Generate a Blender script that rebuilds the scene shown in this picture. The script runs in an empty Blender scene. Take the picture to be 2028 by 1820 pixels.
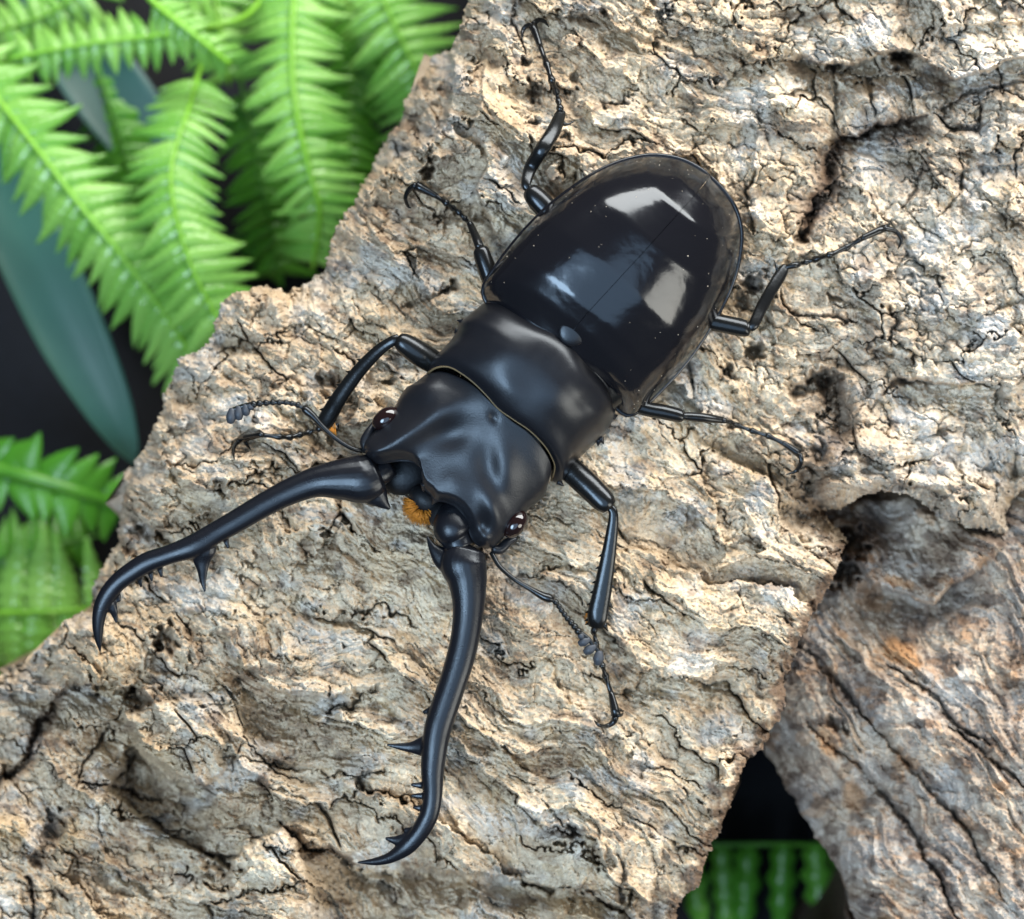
import bpy, bmesh, math, random
import numpy as np
from mathutils import Vector, Matrix

# ------------------------------------------------------------------ scale, camera, light
MM = 0.001                       # everything below is worked out in millimetres
PXMM = 19.13                     # picture pixels (2028 x 1820 grid) per mm on the z = 0 level
CX, CY = 1014.0, 910.0
CAMZ = 240.0                     # camera height above the bark's top level
GROUND_Z = -104.0
scene = bpy.context.scene
COL = scene.collection

def P(x, y, z):
    """point (metres) lying z mm above the bark level on the ray of picture position x, y"""
    k = (CAMZ - z) / CAMZ / PXMM
    return ((x - CX) * k * MM, -(y - CY) * k * MM, z * MM)

cam_d = bpy.data.cameras.new('camera')
cam = bpy.data.objects.new('camera', cam_d)
COL.objects.link(cam)
cam.location = (0, 0, CAMZ * MM)
cam_d.sensor_fit = 'HORIZONTAL'
cam_d.sensor_width = 36.0
cam_d.lens = 36.0 * CAMZ / (2028 / PXMM)
cam_d.clip_start = 0.005
cam_d.clip_end = 20.0
cam_d.dof.use_dof = True
cam_d.dof.focus_distance = (CAMZ - 4.0) * MM
cam_d.dof.aperture_fstop = 25.0
scene.camera = cam

w = bpy.data.worlds.new('World')
scene.world = w
w.use_nodes = True
w.node_tree.nodes['Background'].inputs[0].default_value = (0.80, 0.88, 1.0, 1)
w.node_tree.nodes['Background'].inputs[1].default_value = 0.09

def area(name, loc, target, sx, sy, power, col):
    d = bpy.data.lights.new(name, 'AREA')
    d.shape = 'ELLIPSE'
    d.size, d.size_y = sx * MM, sy * MM
    d.energy = power
    d.color = col
    o = bpy.data.objects.new(name, d)
    COL.objects.link(o)
    o.location = [c * MM for c in loc]
    o.rotation_euler = (Vector(target) - Vector(loc)).to_track_quat('-Z', 'Y').to_euler()
    return o

area('window_light', (-30, -120, 420), (0, -10, 0), 600, 380, 1.05, (0.50, 0.73, 1.0))
area('bright_pane', (-165, -110, 400), (0, 0, 0), 260, 150, 1.45, (0.62, 0.81, 1.0))
area('added_key', (185, 385, 225), (0, 0, 0), 820, 260, 7.0, (1.0, 0.955, 0.89))  # added lamp with no window behind it, rakes the bark for relief
area('warm_lamp', (255, -150, 165), (0, 0, 0), 110, 240, 0.5, (1.0, 0.91, 0.77))

vs = scene.view_settings
vs.view_transform = 'Standard'
vs.look = 'None'
vs.exposure = 0.14
vs.gamma = 1.0
vs.use_curve_mapping = False
scene.cycles.use_denoising = True
scene.cycles.max_bounces = 8

# ------------------------------------------------------------------ helpers
def tag(o, label, cat, group=None):
    o['label'] = label
    o['category'] = cat
    if group:
        o['group'] = group
    return o

def link(name, me, mat=None, parent=None, smooth=True):
    o = bpy.data.objects.new(name, me)
    COL.objects.link(o)
    if mat is not None:
        mats = mat if isinstance(mat, (list, tuple)) else [mat]
        for m in mats:
            me.materials.append(m)
    if parent is not None:
        o.parent = parent
    if smooth:
        me.polygons.foreach_set('use_smooth', np.ones(len(me.polygons), dtype=bool))
    return o

def mesh_np(name, V, F4=None, F3=None):
    """fast mesh from numpy verts (metres) with quads and / or triangles"""
    me = bpy.data.meshes.new(name)
    n4 = 0 if F4 is None else len(F4)
    n3 = 0 if F3 is None else len(F3)
    me.vertices.add(len(V))
    me.vertices.foreach_set('co', np.ascontiguousarray(V, dtype=np.float32).ravel())
    loops = []
    if n4: loops.append(np.asarray(F4, dtype=np.int32).ravel())
    if n3: loops.append(np.asarray(F3, dtype=np.int32).ravel())
    loops = np.concatenate(loops)
    me.loops.add(len(loops))
    me.loops.foreach_set('vertex_index', loops)
    me.polygons.add(n4 + n3)
    st = np.concatenate([np.arange(n4, dtype=np.int32) * 4, n4 * 4 + np.arange(n3, dtype=np.int32) * 3])
    me.polygons.foreach_set('loop_start', st)
    me.update(calc_edges=True)
    me.validate()
    return me

class MB:
    """collects shapes into one mesh"""
    def __init__(self):
        self.v, self.f, self.m = [], [], []
    def add(self, v, f, mi=0):
        o = len(self.v)
        self.v += [tuple(p) for p in v]
        self.f += [tuple(i + o for i in q) for q in f]
        self.m += [mi] * len(f)
    def build(self, name, mat, parent=None, smooth=True):
        me = bpy.data.meshes.new(name)
        me.from_pydata(self.v, [], self.f)
        me.update()
        o = link(name, me, mat, parent, smooth)
        me.polygons.foreach_set('material_index', np.array(self.m, dtype=np.int32))
        return o

def catmull(pts, n):
    """Catmull-Rom through rows of pts, n samples per span"""
    p = np.asarray(pts, float)
    if len(p) == 2:
        t = np.linspace(0, 1, n + 1)[:, None]
        return p[0] * (1 - t) + p[1] * t
    q = np.vstack([2 * p[0] - p[1], p, 2 * p[-1] - p[-2]])
    out = []
    for i in range(1, len(q) - 2):
        a, b, c, d = q[i - 1], q[i], q[i + 1], q[i + 2]
        for k in range(n):
            t = k / n
            out.append(0.5 * ((2 * b) + (-a + c) * t + (2 * a - 5 * b + 4 * c - d) * t * t + (-a + 3 * b - 3 * c + d) * t ** 3))
    out.append(p[-1])
    return np.array(out)

def resample(pts, n, smooth=8):
    """n points evenly spaced along a smooth curve"""
    c = catmull(pts, smooth) if smooth else np.asarray(pts, float)
    d = np.r_[0, np.cumsum(np.linalg.norm(np.diff(c[:, :2], axis=0), axis=1))]
    s = np.linspace(0, d[-1], n)
    return np.stack([np.interp(s, d, c[:, k]) for k in range(c.shape[1])], 1)

def sweep(mb, pts, n=6, seg=14, flat=1.0, mi=0, twist=0.0):
    """tube through (x px, y px, z mm, r px) with an oval section; flat = height / width"""
    c = catmull(pts, n)
    pos = np.array([P(a[0], a[1], a[2]) for a in c])
    rad = np.maximum(c[:, 3], 0.3) / PXMM * MM
    T = np.gradient(pos, axis=0)
    T /= np.linalg.norm(T, axis=1)[:, None] + 1e-12
    v, f = [], []
    prevB = None
    for i in range(len(pos)):
        B = np.cross(T[i], (0, 0, 1.0))
        if np.linalg.norm(B) < 0.15 and prevB is not None:
            B = prevB - T[i] * np.dot(prevB, T[i])
        B /= np.linalg.norm(B) + 1e-12
        prevB = B
        N = np.cross(B, T[i])
        ct, stt = math.cos(twist), math.sin(twist)
        B2, N2 = B * ct + N * stt, -B * stt + N * ct
        for k in range(seg):
            a = 2 * math.pi * k / seg
            v.append(pos[i] + rad[i] * (B2 * math.cos(a) + N2 * flat * math.sin(a)))
    m = len(pos)
    for i in range(m - 1):
        for k in range(seg):
            k2 = (k + 1) % seg
            f.append((i * seg + k, i * seg + k2, (i + 1) * seg + k2, (i + 1) * seg + k))
    v.append(pos[0] - T[0] * rad[0] * 0.35); v.append(pos[-1] + T[-1] * rad[-1] * 0.35)
    a0, a1 = len(v) - 2, len(v) - 1
    for k in range(seg):
        k2 = (k + 1) % seg
        f.append((a0, k2, k))
        f.append((a1, (m - 1) * seg + k, (m - 1) * seg + k2))
    mb.add(v, f, mi)

def ellipsoid(mb, x, y, z, rx, ry, rz, ang=0.0, mi=0, nu=20, nv=12, tilt=None):
    c = Vector(P(x, y, z))
    v, f = [], []
    ca, sa = math.cos(ang), math.sin(ang)
    for j in range(nv + 1):
        b = -math.pi / 2 + math.pi * j / nv
        for i in range(nu):
            a = 2 * math.pi * i / nu
            px, py, pz = rx * math.cos(b) * math.cos(a), ry * math.cos(b) * math.sin(a), rz * math.sin(b)
            q = Vector((px * ca - py * sa, px * sa + py * ca, pz)) / PXMM * MM
            if tilt: q = tilt @ q
            v.append(c + q)
    for j in range(nv):
        for i in range(nu):
            i2 = (i + 1) % nu
            f.append((j * nu + i, j * nu + i2, (j + 1) * nu + i2, (j + 1) * nu + i))
    mb.add(v, f, mi)

def voxel_smooth(o, vox, it=4, fac=0.5):
    m = o.modifiers.new('r', 'REMESH'); m.mode = 'VOXEL'; m.voxel_size = vox * MM; m.use_smooth_shade = True
    s = o.modifiers.new('s', 'SMOOTH'); s.iterations = it; s.factor = fac
    dg = bpy.context.evaluated_depsgraph_get()
    me = bpy.data.meshes.new_from_object(o.evaluated_get(dg))
    o.modifiers.clear()
    old = o.data
    o.data = me
    bpy.data.meshes.remove(old)
    me.polygons.foreach_set('use_smooth', np.ones(len(me.polygons), dtype=bool))

# ------------------------------------------------------------------ noise
_rs = np.random.RandomState(7)
_perm = np.concatenate([_rs.permutation(256)] * 3).astype(np.int32)
_ga = _rs.rand(256) * 2 * np.pi
_gx, _gy = np.cos(_ga).astype(np.float32), np.sin(_ga).astype(np.float32)
_rv = _rs.rand(256).astype(np.float32)

def pn(x, y, seed=0):
    x = np.asarray(x, np.float32) + seed * 17.37; y = np.asarray(y, np.float32) + seed * 31.71
    xi = np.floor(x).astype(np.int32); yi = np.floor(y).astype(np.int32)
    xf = x - xi; yf = y - yi
    u = xf * xf * xf * (xf * (xf * 6 - 15) + 10); v = yf * yf * yf * (yf * (yf * 6 - 15) + 10)
    xi &= 255; yi &= 255; x1 = (xi + 1) & 255; y1 = (yi + 1) & 255
    def g(a, b, fx, fy):
        h = _perm[_perm[a] + b]
        return _gx[h] * fx + _gy[h] * fy
    n00 = g(xi, yi, xf, yf); n10 = g(x1, yi, xf - 1, yf)
    n01 = g(xi, y1, xf, yf - 1); n11 = g(x1, y1, xf - 1, yf - 1)
    a = n00 + u * (n10 - n00); b = n01 + u * (n11 - n01)
    return (a + v * (b - a)) * 1.5

def fbm(x, y, o=4, seed=0, gain=0.5):
    s = 0; a = 1.0; t = 0
    for i in range(o):
        s = s + a * pn(x, y, seed + i * 3); t += a
        a *= gain; x = x * 2.03; y = y * 2.03
    return s / t * 1.4

def ridged(x, y, o=3, seed=0, gain=0.5):
    s = 0; a = 1.0; t = 0
    for i in range(o):
        s = s + a * (1 - 2 * np.abs(pn(x, y, seed + i * 5))); t += a
        a *= gain; x = x * 2.1; y = y * 2.1
    return s / t

def worley(x, y, seed=0):
    """F1, F2 and a random value of the nearest cell"""
    x = np.asarray(x, np.float32); y = np.asarray(y, np.float32)
    xi = np.floor(x).astype(np.int32); yi = np.floor(y).astype(np.int32)
    f1 = np.full(x.shape, 9.0, np.float32); f2 = f1.copy(); idv = np.zeros_like(f1)
    for dx in (-1, 0, 1):
        for dy in (-1, 0, 1):
            cx = xi + dx; cy = yi + dy
            h = _perm[_perm[(cx + seed * 13) & 255] + ((cy + seed * 29) & 255)]
            h2 = _perm[h + 37]
            d = np.hypot(cx + 0.1 + 0.8 * _rv[h] - x, cy + 0.1 + 0.8 * _rv[h2] - y)
            near = d < f1
            f2 = np.where(near, f1, np.minimum(f2, d))
            idv = np.where(near, _rv[_perm[h2 + 91]], idv)
            f1 = np.where(near, d, f1)
    return f1, f2, idv

def plates(u, v, seed, amp, tilt, shingle=0.0):
    """broken plates: every cell has its own level and slope; returns height and cell value"""
    u = np.asarray(u, np.float32); v = np.asarray(v, np.float32)
    ui = np.floor(u).astype(np.int32); vi = np.floor(v).astype(np.int32)
    f1 = np.full(u.shape, 9.0, np.float32); f2 = f1.copy(); hh = np.zeros_like(f1); idv = np.zeros_like(f1)
    for dx in (-1, 0, 1):
        for dy in (-1, 0, 1):
            cx = ui + dx; cy = vi + dy
            h = _perm[_perm[(cx + seed * 13) & 255] + ((cy + seed * 29) & 255)]
            h2 = _perm[h + 37]; h3 = _perm[h2 + 91]; h4 = _perm[h3 + 53]
            ox = u - (cx + 0.08 + 0.84 * _rv[h]); oy = v - (cy + 0.08 + 0.84 * _rv[h2])
            d = ox * ox + oy * oy
            near = d < f1
            f2 = np.where(near, f1, np.minimum(f2, d))
            val = amp * (_rv[h3] - 0.5) + tilt * ((_rv[h4] - 0.5) * ox + (_rv[_perm[h4 + 7]] - 0.5 + shingle) * oy)
            hh = np.where(near, val, hh); idv = np.where(near, _rv[_perm[h4 + 21]], idv)
            f1 = np.where(near, d, f1)
    return hh, idv, np.sqrt(f2) - np.sqrt(f1)

def sst(a, b, x):
    t = np.clip((x - a) / (b - a), 0, 1)
    return t * t * (3 - 2 * t)

def poly_sd(poly, X, Y):
    """signed distance in px, positive inside"""
    p = np.asarray(poly, np.float32); q = np.roll(p, -1, 0)
    d = np.full(X.shape, 1e9, np.float32); ins = np.zeros(X.shape, bool)
    for (ax, ay), (bx, by) in zip(p, q):
        ex, ey = bx - ax, by - ay
        t = np.clip(((X - ax) * ex + (Y - ay) * ey) / (ex * ex + ey * ey + 1e-9), 0, 1)
        d = np.minimum(d, (X - ax - t * ex) ** 2 + (Y - ay - t * ey) ** 2)
        c = (ay > Y) != (by > Y)
        if ey != 0:
            ins ^= c & (X < ex * (Y - ay) / ey + ax)
    d = np.sqrt(d)
    return np.where(ins, d, -d)

class Field:
    """a height field over picture positions, in mm, with hand-placed features"""
    def __init__(self, x0, x1, y0, y1, step):
        self.xs = np.arange(x0, x1 + step, step, dtype=np.float32)
        self.ys = np.arange(y0, y1 + step, step, dtype=np.float32)
        self.step = step
        self.X, self.Y = np.meshgrid(self.xs, self.ys)
        self.Z = np.zeros_like(self.X)
        self.warm = np.zeros_like(self.X); self.dark = np.zeros_like(self.X); self.grey = np.zeros_like(self.X)
        self.tone = np.zeros_like(self.X)
        wx = fbm(self.X / 45, self.Y / 45, 4, 101) * 9 + fbm(self.X / 11, self.Y / 11, 2, 111) * 3.0
        wy = fbm(self.X / 45, self.Y / 45, 4, 121) * 9 + fbm(self.X / 11, self.Y / 11, 2, 131) * 3.0
        self.WX = self.X + wx; self.WY = self.Y + wy
    def win(self, pts, m):
        p = np.asarray(pts, float)
        i0 = np.searchsorted(self.xs, p[:, 0].min() - m); i1 = np.searchsorted(self.xs, p[:, 0].max() + m)
        j0 = np.searchsorted(self.ys, p[:, 1].min() - m); j1 = np.searchsorted(self.ys, p[:, 1].max() + m)
        return (slice(max(j0, 0), max(j1, 0)), slice(max(i0, 0), max(i1, 0)))
    def line(self, pts, s):
        """distance, side (+ = right hand in picture) and end fade along a polyline"""
        X, Y = self.WX[s], self.WY[s]
        d = np.full(X.shape, 1e9, np.float32); side = np.zeros_like(d); u = np.zeros_like(d)
        p = np.asarray(pts, np.float32)
        L = np.r_[0, np.cumsum(np.hypot(*np.diff(p[:, :2], axis=0).T))]
        for i in range(len(p) - 1):
            ax, ay = p[i][:2]; bx, by = p[i + 1][:2]; ex, ey = bx - ax, by - ay
            tr = ((X - ax) * ex + (Y - ay) * ey) / (ex * ex + ey * ey)
            t = np.clip(tr, 0, 1)
            dd = np.hypot(X - ax - t * ex, Y - ay - t * ey)
            n = dd < d
            cr = ex * (Y - ay) - ey * (X - ax)
            side = np.where(n, np.sign(cr), side)
            u = np.where(n, (L[i] + tr * (L[i + 1] - L[i])) / L[-1], u)
            d = np.where(n, dd, d)
        return d, side, u
    def crack(self, pts, wd, depth, taper=True, darken=0.0):
        s = self.win(pts, wd * 4 + 40)
        d, sd, u = self.line(pts, s)
        k = np.clip(u, 0, 1)
        ww = wd * (np.sin(np.pi * np.clip(k, 0.04, 0.96)) ** 0.5 if taper else 1.0)
        ww = ww * (0.7 + 0.6 * (0.5 + 0.5 * pn(self.X[s] / 16, self.Y[s] / 16, 5)))
        q = np.exp(-(d / (ww * 0.55)) ** 2)
        self.Z[s] -= depth * q * np.minimum(1, ww / wd + 0.3) + 0.16 * depth * np.exp(-(d / (ww * 2.2)) ** 2)
        if darken: self.dark[s] = np.maximum(self.dark[s], darken * np.exp(-(d / (ww * 1.4)) ** 2))  # darker brown along the crack and its edges
    def ledge(self, pts, drop, fall, lip=0.3, sharp=3.0, sgn=1):
        """surface drops on the right-hand side (picture, walking along pts), recovering over fall px"""
        s = self.win(pts, fall * 3 + 30)
        d, sd, u = self.line(pts, s)
        sd = d * sd * sgn
        fade = sst(-0.02, 0.12, u) * (1 - sst(0.88, 1.02, u))
        low = np.where(sd > -sharp, sst(-sharp, sharp, sd) * np.exp(-np.maximum(sd - 0.35 * fall, 0) / (0.8 * fall)), 0)
        hi = np.where(sd <= 0, np.exp(sd / (fall * 0.5)), 0)
        self.Z[s] += 1.45 * fade * (-drop * low + lip * hi)
    def lump(self, x, y, rx, ry, h, ang=0.0, pw=2.0):
        m = max(rx, ry) * 2.2
        s = self.win([(x, y)], m + 20)
        X, Y = self.WX[s] - x, self.WY[s] - y
        c, sn = math.cos(math.radians(ang)), math.sin(math.radians(ang))
        a = (X * c + Y * sn) / rx; b = (-X * sn + Y * c) / ry
        self.Z[s] += 1.35 * h * np.exp(-(a * a + b * b) ** (pw / 2))
    def hole(self, x, y, rx, ry, depth, ang=0.0, darken=0.0, rim=0.15):
        m = max(rx, ry) * 2.5
        s = self.win([(x, y)], m + 20)
        X = self.WX[s] + 0.5 * rx * pn(self.X[s] / 17, self.Y[s] / 17, 6) - x
        Y = self.WY[s] + 0.6 * ry * pn(self.X[s] / 15, self.Y[s] / 15, 8) - y
        c, sn = math.cos(math.radians(ang)), math.sin(math.radians(ang))
        a = (X * c + Y * sn) / rx; b = (-X * sn + Y * c) / ry
        r = np.hypot(a, b)
        # steep at the upper lip, running out towards the lower one
        self.Z[s] -= 1.15 * depth * (1 - sst(0.45, 1.15, r)) * (0.30 + 0.70 * (1 - sst(-0.6, 0.9, b)))
        self.Z[s] += rim * depth * np.exp(-((r - 1.3) / 0.3) ** 2) * (0.3 + 0.9 * (b < 0))
        if darken: self.dark[s] = np.maximum(self.dark[s], 0.42 * darken * (1 - sst(0.7, 1.15, r + 0.25 * pn(self.X[s] / 6, self.Y[s] / 6, 4))))  # brown of the pit, with the cavity's shade put into the colour
    def patch(self, chan, x, y, rx, ry, amt=1.0, ang=0.0, soft=0.35):
        m = max(rx, ry) * 1.8
        s = self.win([(x, y)], m + 20)
        X, Y = self.WX[s] - x, self.WY[s] - y
        c, sn = math.cos(math.radians(ang)), math.sin(math.radians(ang))
        r = np.hypot((X * c + Y * sn) / rx, (-X * sn + Y * c) / ry)
        A = getattr(self, chan)
        A[s] = np.maximum(A[s], amt * (1 - sst(1 - soft, 1 + soft, r)))
    def region(self, poly, dz, wd):
        s = self.win(poly, 20)
        sd = poly_sd(poly, self.WX[s], self.WY[s])
        self.Z[s] += dz * sst(-wd, wd, sd)
    def at(self, x, y):
        fx = (x - self.xs[0]) / self.step; fy = (y - self.ys[0]) / self.step
        i = int(min(max(fx, 0), len(self.xs) - 2)); j = int(min(max(fy, 0), len(self.ys) - 2))
        tx, ty = fx - i, fy - j; Z = self.Z
        return float((Z[j, i] * (1 - tx) + Z[j, i + 1] * tx) * (1 - ty) + (Z[j + 1, i] * (1 - tx) + Z[j + 1, i + 1] * tx) * ty)
    def top(self, x, y, r=7):
        s = self.win([(x, y)], r)
        return float(self.Z[s].max())

def macro(X, Y, pts, r=330.0):
    """smooth large form through scattered heights"""
    num = np.zeros_like(X); den = np.zeros_like(X)
    for x, y, z in pts:
        wgt = 1.0 / (((X - x) ** 2 + (Y - y) ** 2) / (r * r) + 0.02) ** 1.6
        num += wgt * z; den += wgt
    return num / den

def bark_mesh(name, F, mask_sd, mat, skirt, parent=None):
    """mesh of the part of a field where mask_sd > 0, with sides running down to the ground"""
    ny, nx = F.X.shape
    k = (CAMZ - F.Z) / CAMZ / PXMM
    V = np.stack([(F.X - CX) * k, -(F.Y - CY) * k, F.Z], -1).reshape(-1, 3)
    keep = mask_sd > 0
    fk = keep[:-1, :-1] & keep[1:, :-1] & keep[:-1, 1:] & keep[1:, 1:]
    jj, ii = np.nonzero(fk)
    a = jj * nx + ii
    Q = np.stack([a, a + nx, a + nx + 1, a + 1], 1)
    used = np.zeros(ny * nx, bool); used[Q.ravel()] = True
    idx = np.cumsum(used) - 1
    gy, gx = np.gradient(mask_sd, F.step)
    gl = np.hypot(gx, gy) + 1e-6
    inw = np.stack([gx / gl, -gy / gl], -1)
    inw[:2] = (0, 1.6); inw[-2:] = (0, -1.6); inw[:, :2] = (-1.6, 0); inw[:, -2:] = (1.6, 0)   # cut ends flare outwards
    inward = inw.reshape(-1, 2)[used]
    Q = idx[Q]
    V = V[used]
    E = np.concatenate([Q[:, [0, 1]], Q[:, [1, 2]], Q[:, [2, 3]], Q[:, [3, 0]]])
    n = len(V)
    key = E[:, 0].astype(np.int64) * n + E[:, 1]
    rev = E[:, 1].astype(np.int64) * n + E[:, 0]
    B = E[~np.isin(key, rev)]
    bv = np.unique(B)
    mp = np.full(n, -1); mp[bv] = np.arange(len(bv))
    rings = [V]; prev = bv; base = n; quads = [Q]
    jit = pn(V[bv, 0] * 0.9, V[bv, 1] * 0.9, 61)
    for (zz, ins, amp) in skirt:
        R = V[bv].copy()
        R[:, :2] += inward[bv] * (ins + amp * jit)[:, None]
        R[:, 2] = np.minimum(V[bv, 2] - 0.3, zz + amp * jit) if zz is not None else GROUND_Z
        if zz == 'd': pass
        rings.append(R)
        cur = base + np.arange(len(bv)); base += len(bv)
        pi = prev
        quads.append(np.stack([B[:, 1] if len(rings) == 2 else pi[mp[B[:, 1]]], B[:, 0] if len(rings) == 2 else pi[mp[B[:, 0]]], cur[mp[B[:, 0]]], cur[mp[B[:, 1]]]], 1))
        prev = cur
    VV = np.concatenate(rings) * MM
    QQ = np.concatenate(quads)
    me = mesh_np(name, VV, QQ)
    col = np.zeros((len(VV), 4), np.float32)
    c = np.stack([F.tone, F.warm, F.dark, F.grey], -1).reshape(-1, 4)[used]
    col[:n] = c
    for r in range(1, len(rings)):
        col[n + (r - 1) * len(bv): n + r * len(bv)] = c[bv]
    at = me.attributes.new('bark', 'FLOAT_COLOR', 'POINT')
    at.data.foreach_set('color', col.ravel())
    return link(name, me, mat, parent)

# ------------------------------------------------------------------ materials
def new_mat(name):
    m = bpy.data.materials.new(name)
    m.use_nodes = True
    nt = m.node_tree
    b = nt.nodes['Principled BSDF']
    return m, nt, b

def node(nt, t, **kw):
    n = nt.nodes.new(t)
    for k, v in kw.items():
        setattr(n, k, v)
    return n

def noise(nt, scale, detail=6, rough=0.6, dist=0.0, vec=None):
    n = node(nt, 'ShaderNodeTexNoise')
    n.inputs['Scale'].default_value = scale
    n.inputs['Detail'].default_value = detail
    n.inputs['Roughness'].default_value = rough
    n.inputs['Distortion'].default_value = dist
    if vec is not None: nt.links.new(vec, n.inputs['Vector'])
    return n

def ramp(nt, fac, stops):
    r = node(nt, 'ShaderNodeValToRGB')
    e = r.color_ramp.elements
    while len(e) < len(stops): e.new(0.5)
    for k, (p, c) in enumerate(stops):
        e[k].position = p
        e[k].color = (*c, 1) if len(c) == 3 else c
    nt.links.new(fac, r.inputs[0])
    return r.outputs[0]

def mixc(nt, fac, a, b, blend='MIX'):
    m = node(nt, 'ShaderNodeMix', data_type='RGBA', blend_type=blend)
    for s, v in ((0, fac), (6, a), (7, b)):
        if hasattr(v, 'is_output') or isinstance(v, bpy.types.NodeSocket):
            nt.links.new(v, m.inputs[s])
        elif s == 0:
            m.inputs[s].default_value = v
        else:
            m.inputs[s].default_value = (*v, 1)
    return m.outputs[2]

def math_(nt, op, a, b=None, clamp=False):
    m = node(nt, 'ShaderNodeMath', operation=op, use_clamp=clamp)
    for i, v in enumerate((a, b)):
        if v is None: continue
        if isinstance(v, bpy.types.NodeSocket): nt.links.new(v, m.inputs[i])
        else: m.inputs[i].default_value = v
    return m.outputs[0]

def bark_material(name, light, mid, deep, warmc, darkc, greyc, bump=0.85):
    m, nt, b = new_mat(name)
    at = node(nt, 'ShaderNodeAttribute', attribute_name='bark')
    sep = node(nt, 'ShaderNodeSeparateColor')
    nt.links.new(at.outputs['Color'], sep.inputs[0])
    tone, warm, dark, grey = sep.outputs[0], sep.outputs[1], sep.outputs[2], at.outputs['Alpha']
    co = node(nt, 'ShaderNodeTexCoord').outputs['Object']
    n1 = noise(nt, 900, 5, 0.62, 0.6, co)
    n2 = noise(nt, 2600, 3, 0.6, 0.3, co)
    t = math_(nt, 'ADD', tone, math_(nt, 'MULTIPLY', math_(nt, 'SUBTRACT', n1.outputs[0], 0.5), 0.7))
    t = math_(nt, 'ADD', t, math_(nt, 'MULTIPLY', math_(nt, 'SUBTRACT', n2.outputs[0], 0.5), 0.35), True)
    base = ramp(nt, t, [(0.0, deep), (0.35, mid), (0.72, light), (1.0, tuple(min(0.86, c * 1.32) for c in light))])
    n3 = noise(nt, 260, 4, 0.6, 0.5, co)
    gm = math_(nt, 'MULTIPLY', grey, math_(nt, 'MULTIPLY', n3.outputs[0], 1.6), True)
    base = mixc(nt, gm, base, mixc(nt, t, tuple(c * 0.5 for c in greyc), tuple(min(0.8, c * 1.5) for c in greyc)))
    base = mixc(nt, warm, base, mixc(nt, t, tuple(c * 0.6 for c in warmc), tuple(min(0.8, c * 1.25) for c in warmc)))
    base = mixc(nt, dark, base, mixc(nt, t, tuple(c * 0.5 for c in darkc), tuple(c * 1.7 for c in darkc)))
    nt.links.new(base, b.inputs['Base Color'])
    b.inputs['Roughness'].default_value = 0.82
    b.inputs['Specular IOR Level'].default_value = 0.25
    h = math_(nt, 'ADD', math_(nt, 'MULTIPLY', n1.outputs[0], 1.0), math_(nt, 'MULTIPLY', n2.outputs[0], 0.5))
    bp = node(nt, 'ShaderNodeBump')
    bp.inputs['Strength'].default_value = bump
    bp.inputs['Distance'].default_value = 0.35 * MM
    nt.links.new(h, bp.inputs['Height'])
    nt.links.new(bp.outputs[0], b.inputs['Normal'])
    return m

M_BARK = bark_material('cork_bark', (0.62, 0.52, 0.385), (0.44, 0.34, 0.235), (0.20, 0.13, 0.08),
                       (0.56, 0.42, 0.26), (0.10, 0.055, 0.034), (0.50, 0.47, 0.43))
M_BARK2 = bark_material('grey_cork_bark', (0.55, 0.455, 0.35), (0.38, 0.29, 0.215), (0.17, 0.11, 0.075),
                        (0.52, 0.29, 0.14), (0.07, 0.038, 0.026), (0.40, 0.385, 0.37))

def chitin(name, col, rough, coat, bump_scale, bump, wave=0.0):
    m, nt, b = new_mat(name)
    co = node(nt, 'ShaderNodeTexCoord').outputs['Object']
    b.inputs['Base Color'].default_value = (*col, 1)
    b.inputs['IOR'].default_value = 1.46
    b.inputs['Specular Tint'].default_value = (0.80, 0.90, 1.0, 1)
    b.inputs['Coat Weight'].default_value = coat
    b.inputs['Coat Roughness'].default_value = 0.06
    n = noise(nt, bump_scale, 3, 0.6, 0.0, co)
    nb = noise(nt, bump_scale * 0.12, 3, 0.5, 0.0, co)
    rr = math_(nt, 'ADD', rough - 0.06, math_(nt, 'MULTIPLY', nb.outputs[0], 0.12))
    nt.links.new(rr, b.inputs['Roughness'])
    wv = noise(nt, 330, 2, 0.5, 0.4, co)
    bw = node(nt, 'ShaderNodeBump')
    bw.inputs['Strength'].default_value = wave
    bw.inputs['Distance'].default_value = 0.30 * MM
    nt.links.new(wv.outputs[0], bw.inputs['Height'])
    bp = node(nt, 'ShaderNodeBump')
    bp.inputs['Strength'].default_value = bump
    bp.inputs['Distance'].default_value = 0.05 * MM
    nt.links.new(n.outputs[0], bp.inputs['Height'])
    nt.links.new(bw.outputs[0], bp.inputs['Normal'])
    nt.links.new(bp.outputs[0], b.inputs['Normal'])
    nt.links.new(bp.outputs[0], b.inputs['Coat Normal'])
    return m

M_ELY = chitin('elytra_chitin', (0.006, 0.006, 0.008), 0.15, 0.15, 2500, 0.10, 0.22)
M_PRO = chitin('pronotum_chitin', (0.007, 0.0075, 0.010), 0.31, 0.0, 7000, 0.25, 0.05)
M_HEAD = chitin('head_chitin', (0.008, 0.0085, 0.011), 0.35, 0.0, 6500, 0.4, 0.06)
M_MAND = chitin('mandible_chitin', (0.005, 0.0055, 0.008), 0.29, 0.0, 7000, 0.3, 0.04)
M_LEG = chitin('leg_chitin', (0.006, 0.006, 0.006), 0.22, 0.0, 2600, 0.25)
M_CLUB = chitin('antenna_club_felt', (0.035, 0.04, 0.05), 0.5, 0.0, 5000, 0.6)
M_EYE = chitin('eye_lens', (0.010, 0.004, 0.004), 0.08, 0.6, 800, 0.0)
M_DUST = chitin('bark_dust', (0.42, 0.36, 0.28), 0.8, 0.0, 5000, 0.0)
M_MOUTH = chitin('mouth_chitin', (0.005, 0.005, 0.006), 0.55, 0.0, 3000, 0.8)
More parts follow.
